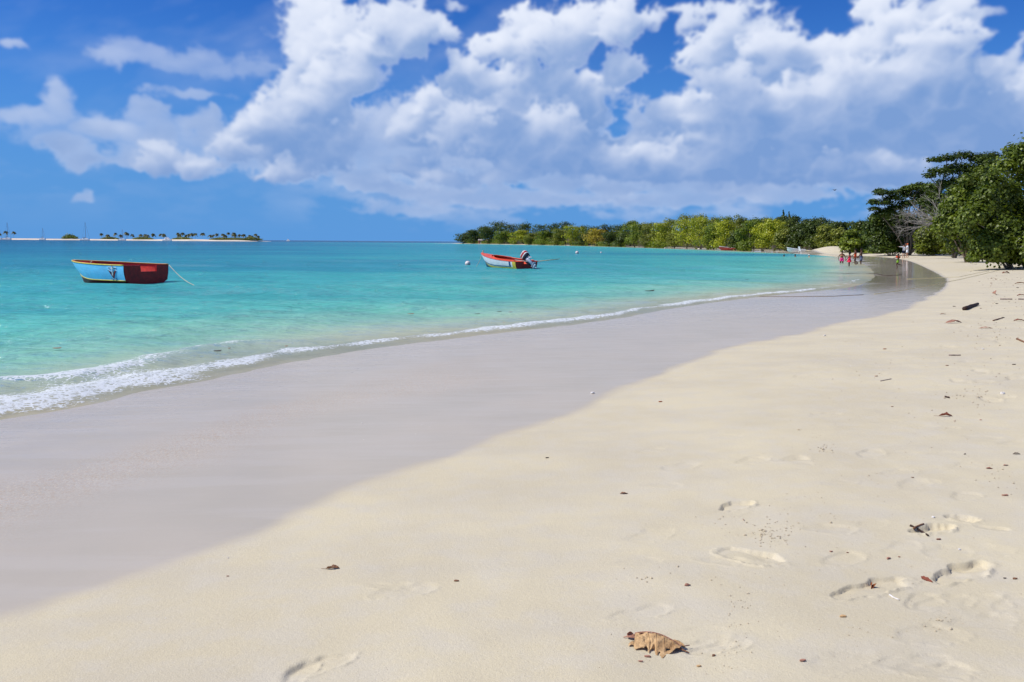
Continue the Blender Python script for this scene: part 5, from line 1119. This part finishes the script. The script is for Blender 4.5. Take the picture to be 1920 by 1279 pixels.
def chip(px,py,lpx,rot,col,label,cat='scrap',grp=None,name='leaf_scrap',h=.35,w=.45):
    g=ground(px,py); d=np.linalg.norm(g-np.array([0,0,CZ])); L_=lpx*d/F*.88; rs=random.Random(int(px*7+py)); n=7; V=[]
    for zz,sc in ((0,1),(h*L_*.45,.92)):
        for k in range(n): t=2*math.pi*k/n; V.append((math.cos(t)*L_/2*sc*rs.uniform(.8,1.1),math.sin(t)*L_/2*w*sc*rs.uniform(.75,1.1),zz+.06*L_*rs.uniform(-1,1)+.002))
    V.append((0,0,h*L_*.62)); Fc=[(k,(k+1)%n,n+(k+1)%n,n+k) for k in range(n)]+[(n+k,n+(k+1)%n,2*n) for k in range(n)]+[tuple(range(n))[::-1]]
    o=MB().add(V,Fc).build(name,LB[col],None,False,tuple(g)); o.rotation_euler=(0,0,math.radians(rot)); tag(o,label,cat,grp); return o
CH=[(856,1090,12,0,'brown','small brown bark chip right of the faint print left of centre'),(427,1081,6,10,'pink','tiny pinkish chip alone on the lower left sand'),(1238,754,9,0,'orange','small rust brown seed lying above centre on smooth sand'),(1026,859,8,15,'dark','dark speck like seed on smooth sand near the wet edge'),
(1580,1157,15,5,'tan','tan wood chip below the curled orange leaf'),(1558,1035,8,0,'pink','left of two small red brown squares near the long hollow'),(1589,1037,5,0,'red','right of two small red brown squares near the long hollow'),(1666,1048,12,35,'pink','slanting pink bark sliver left of the long footprint'),(1686,1045,5,0,'red','dark red crumb right of the slanting pink sliver'),(1214,1232,14,-5,'pink','upper of two pinkish chips under the large torn leaf'),(1201,1241,11,-10,'pink','lower of two pinkish chips under the large torn leaf'),(1338,1230,11,50,'brown','slanting brown sliver right of the large torn leaf'),(1310,1250,11,5,'tan','thin tan sliver below right of the large torn leaf'),(1505,1240,15,12,'pink','pinkish sliver at the bottom edge right of the large leaf'),(1884,1085,6,0,'dark','left of two dark bits right of the long footprint'),(1903,1086,10,0,'brown','right of two dark bits right of the long footprint'),(1760,1012,10,10,'red','red sliver below the forked twig'),(1884,930,12,-5,'pink','thin pink sliver above the heel hollow near the right edge'),(1776,745,8,-15,'brown','brown chip in the hollow above the reddish curled leaf'),(1776,686,6,0,'brown','brown nut on the upper dry beach'),(1659,655,7,0,'orange','orange brown bit on the dry beach right of the wet edge'),(1643,706,7,0,'orange','orange speck on the dry beach above a faint print'),(1790,790,5,10,'pink','pink chip just right of the reddish curled leaf'),(1711,896,6,0,'brown','brown speck near the shallow print right of centre'),(1809,852,6,30,'dark','dark slanting chip above the scatter near the right edge'),(1673,763,5,0,'brown','brown chip between two very faint prints'),(1869,570,6,0,'dark','round dark seed pod left of the upright pink leaf\'s base'),(1789,575,6,0,'dark','little dark spot left of the driftwood piece'),(1881,596,6,0,'dark','dark bud at the end of a thin root'),(1908,540,5,0,'dark','round dark pod near the right edge'),(1901,684,7,0,'dark','dark brown nut near the right edge, mid upper beach'),(1839,796-8,5,0,'pink','pale chip near the faint right print')]
for c in CH: chip(*c)
for px,py,lp,lb in ((1111,738,9,'white broken shell lying in the wet sand near the dry edge'),(1546,630,6,'white shell fragment on dry sand near the wet edge\'s bend'),(1880,739,9,'white shell cluster on the trampled sand near the right edge'),(1843,655,5,'small white shell on the upper beach'),(1750,965+6,7,'white shell chip inside the forked twig hollow'),(1799,1030,6,'white shell speck below the heel hollow')): chip(px,py,lp,10,'shell',lb,'shell',None,'shell',.7,.7)
def stick(name,pts,r,col,label,cat='stick',taper=.4,sub=None):
    P3=[Vector(ground(a,b)) for a,b in pts]; d=(P3[0]-Vector((0,0,CZ))).length; rr=r*d/F; Q=[]
    for a,b in zip(P3[:-1],P3[1:]):
        for t in (0,.33,.66): q=a.lerp(b,t); Q.append(q+Vector((0,0,rr*.8+random.uniform(-.15,.15)*rr)))
    Q.append(P3[-1]+Vector((0,0,rr*.8))); n=len(Q)
    o=MB().tube(Q,[rr*(1-taper*i/n)*random.uniform(.85,1.15) for i in range(n)],8).build(name,LB[col],None,True); tag(o,label,cat); return o
stick('twig',[(1706,987),(1722,994),(1740,1006)],2.4,'dark','dark twig forking out of the sand at the left of the big double footprint')
stick('twig',[(1713,992),(1722,987),(1732,984)],1.8,'brown','short brown side twig crossing the dark twig near the double footprint')
stick('driftwood',[(1808,582),(1820,577),(1833,573)],3.6,'dark','short thick black driftwood piece on the upper beach','driftwood',.25)
stick('stick',[(1875,562),(1898,562)],1.2,'grey','thin straight grey stick right of the upright pink leaf'); stick('stick',[(1909,562),(1922,562)],1.2,'grey','thin stick cut by the right edge of the picture')
stick('stick',[(1779,667),(1801,667)],1.3,'grey','pale thin stick on the dry beach below the large curled leaf'); stick('stick',[(1907,637),(1914,640),(1924,644)],1.6,'brown','knobbed brown stick entering from the right edge')
stick('root',[(1862,602),(1872,599),(1881,596)],1.1,'brown','thin wiry root with a dark bud at its end on the upper beach'); stick('stick',[(1651,715),(1671,711)],.8,'grey','very thin slanting stick on the mid dry beach'); stick('twig',[(1772,745),(1780,747)],1.5,'dark','short dark twig above the reddish curled leaf')
stick('shell_sliver',[(1668,1117),(1676,1122),(1686,1126)],1.5,'shell','curved white sliver of shell right below the footprint with the orange leaf','shell')
stick('driftwood',[(1707,463.6),(1722,463.8),(1738,465.5)],1.3,'grey','weathered grey log on the sand behind the two adults in white','driftwood')
stick('branch',[(1612,477),(1630,475.6),(1652,476.2)],.9,'dark','dark washed up branch on the shore right of the bathers','branch')
rp=[(1540,512.5),(1580,513.5),(1625,513.5),(1645,514.5),(1655,516.6),(1669,517.2),(1683,516.6),(1691,516)]; P3=[Vector(ground(a,b,False))+Vector((0,0,.025)) for a,b in rp]
rope('branch','long dark branch lying in the shallow swash left of the running child',[tuple(q) for q in P3],.016,LB['dark'],'branch')
def ground_rope(pts,r,label,mt_):
    P3=[]; 
    for (a,b),(c,d) in zip(pts[:-1],pts[1:]):
        for t in (0,.25,.5,.75): q=Vector(ground(a+(c-a)*t,b+(d-b)*t,False)); q.z=max(Z(q.x,q.y),0.005)+r*.8; P3.append(tuple(q))
    rope('rope',label,P3,r,mt_)
M_YR=mat('yellow_rope',(.62,.54,.26),.8,.2,.5,200,.3,30); M_BR=mat('old_rope',(.22,.15,.10),.9,.1,.5,200,.3,30)
ground_rope([(1639,552),(1697,544),(1757,533),(1806,523),(1869,508),(1890,503)],.009,'yellow rope running across the wet sand toward the low sea grape',M_YR); ground_rope([(1395,556),(1480,556.5),(1560,556),(1639,552)],.009,'brown weedy rope lying in the swash, continuing the yellow rope to the left',M_BR)
ground_rope([(1700,523.5),(1768,520.5),(1798,519.7),(1833,512),(1861,507.6)],.009,'second yellow rope, the upper one, crossing the wet sand below the adults',M_YR)
# leaves afloat
FL=[(408,660,14,'dark','dark leaf afloat just outside the left foam line'),(107,655,15,'orange','pale orange leaf afloat near the left edge'),(208,610,9,'red','dark red leaf afloat left of its paler neighbour below the blue boat'),(267,605,12,'orange','orange leaf afloat below the blue boat, right of the dark red one'),(148,612,12,'pink','pinkish leaf afloat farthest left of the row below the blue boat'),(457,612,11,'red','red leaf afloat between the boats, nearest the beach'),(533,607,9,'orange','rusty leaf afloat right of the red one'),(770,590,12,'orange','orange leaf afloat below the outboard boat'),(936,586,9,'dark','dark purple leaf afloat near the foam patch right of centre'),(895,590,10,'dark','dark leaf afloat left of the dark purple one'),(957,586.5,7,'red','tiny red leaf afloat right of the dark purple one'),(537,651,6,'orange','orange leaf at the crest of the small breaking wave'),(430,655,5,'orange','tiny orange leaf just right of the dark leaf by the foam'),(1218,546,18,'dark','long dark weed strip afloat off the middle of the beach'),(1400,525,6,'dark','dark speck of weed afloat in the far shallows')]
for px,py,lp,c,lb in FL:
    p=on_plane(px,py,.035); d=np.linalg.norm(p-np.array([0,0,CZ])); L_=lp*d/F; rs=random.Random(int(px)); n=10
    V=[(math.cos(2*math.pi*k/n)*L_/2,math.sin(2*math.pi*k/n)*L_*.22*rs.uniform(.8,1.2)+.02*L_,.02+.10*L_*abs(math.cos(2*math.pi*k/n))**2*(k<3)) for k in range(n)]+[(0,0,.015)]
    o=MB().add(V,[(k,(k+1)%n,n) for k in range(n)]).build('floating_leaf',LB[c],None,False,tuple(p),thick=.006); tag(o,lb,'leaf')
M_CRUMB=mat('damp_sand_crumbs',(.50,.42,.30),.95,.1)
# clods and specks too many to count
def scatter(name,label,spots,mt_,sides=5,cat='debris',flat=1.,sh=1.):
    rs=np.random.RandomState(31); V=[];Fc=[]; pts=[]
    for (cx,cy,sx,sy,n,r0) in spots:
        for _ in range(n):
            px,py=cx+rs.normal()*sx,cy+rs.normal()*sy
            if py>1279 or px>1925: continue
            pts.append((px,py,r0*.62*rs.uniform(.3,1)**1.6*(1.6 if rs.rand()<.08 else 1)))
    pr=[]
    for px,py,r in pts: p=on_plane(px,py,.42); pr.append(p[:2])
    pr=np.array(pr); zz=Zfull(pr[:,0],pr[:,1])[0]
    base=[(1,0,.1),(.31,.95,.0),(-.81,.59,.1),(-.81,-.59,0),(.31,-.95,.1),(0,0,.8),(0,0,-.7)]
    for (px,py,r),(x,y),z in zip(pts,pr,zz):
        d=math.hypot(x,y); R_=r*d/F; a=rs.uniform(0,6.28); b=len(V); el_=rs.uniform(.8,1.7)
        for q in base:
            qx,qy,qz=[c*R_*rs.uniform(.75,1.2) for c in q]; qx*=el_; V.append((x+qx*math.cos(a)-qy*math.sin(a),y+qx*math.sin(a)+qy*math.cos(a),z+qz*flat+R_*.45*flat))
        for k in range(5): Fc+=[(b+k,b+(k+1)%5,b+5),(b+(k+1)%5,b+k,b+6)]
    o=np_mesh(name,np.array(V),np.array(Fc),mt_); tag(o,label,None,None,'stuff'); return o
scatter('sand_crumbs','small clods of damp sand kicked out around the footprints',[(1445,948,22,8,70,3.2),(1452,962,20,6,50,3.),(1480,930,35,16,30,3),(1390,1075,12,22,36,3.2),(1372,1160,10,14,22,3),(1385,1185,18,30,26,3.2),(1205,1015,30,14,10,4),(1210,1028,9,3,8,5),(1550,805,14,5,28,2.6),(1530,770,30,10,16,2.4),(1500,890,30,10,16,2.5),(1440,1010,70,50,30,2.4),(1760,1108,20,8,26,3),(1640,1130,60,20,30,2.6),(1740,760,40,20,30,2.2),(1810,716,25,6,34,2.4),(1850,735,35,8,30,2.4),(1870,870,20,14,24,2.4),(590,1225,20,14,30,2.6),(620,1245,14,8,26,3),(1290,1160,60,30,20,2.2),(1620,690,30,14,20,2.2),(1700,640,60,30,40,1.8),(1350,935,30,14,16,2.6),(1850,620,40,20,50,2.),(1600,1000,150,120,70,2.),(1700,880,150,80,60,1.8)],M_CRUMB)
scatter('dark_specks','fine dark plant specks strewn over the dry sand',[(1880,520,30,7,60,2.),(1890,560,24,12,50,1.8),(1870,600,30,10,40,1.8),(1700,700,150,60,70,1.2),(800,1190,130,60,120,1.1),(1500,1150,250,80,160,1.1),(1750,900,120,90,90,1.2),(1150,1180,150,70,90,1.1),(1850,690,40,20,40,1.6),(1300,1050,200,80,60,1.2)],LB['brown'],flat=.5)
scatter('shell_grit','bits of pale shell grit along the wet edge of the beach',[(450,965,60,14,14,1.6),(250,1070,40,10,10,1.8),(1080,735,60,14,12,1.5),(760,745,120,20,14,1.5),(1640,640,60,20,14,1.5)],LB['shell'])
# a bird high over the far wood
bp_=at(1565,357,180); bird=empty('bird',tuple(bp_),.4,'tiny dark seabird gliding in the sky above the far wood','bird'); MB().tube([(-.3,0,0),(-.15,0,.02),(.15,0,.03),(.34,0,.05)],[.02,.07,.06,.02],8).build('body',LB['dark'],bird,True)
for s_ in (-1,1): MB().add([(.12,0,.04),(-.08,0,.03),(-.10,s_*.35,.20),(.10,s_*.35,.22),(-.14,s_*.85,.10)],[(0,1,2,3),(3,2,4)]).build('wing',LB['dark'],bird,False,clean=False,thick=.015)
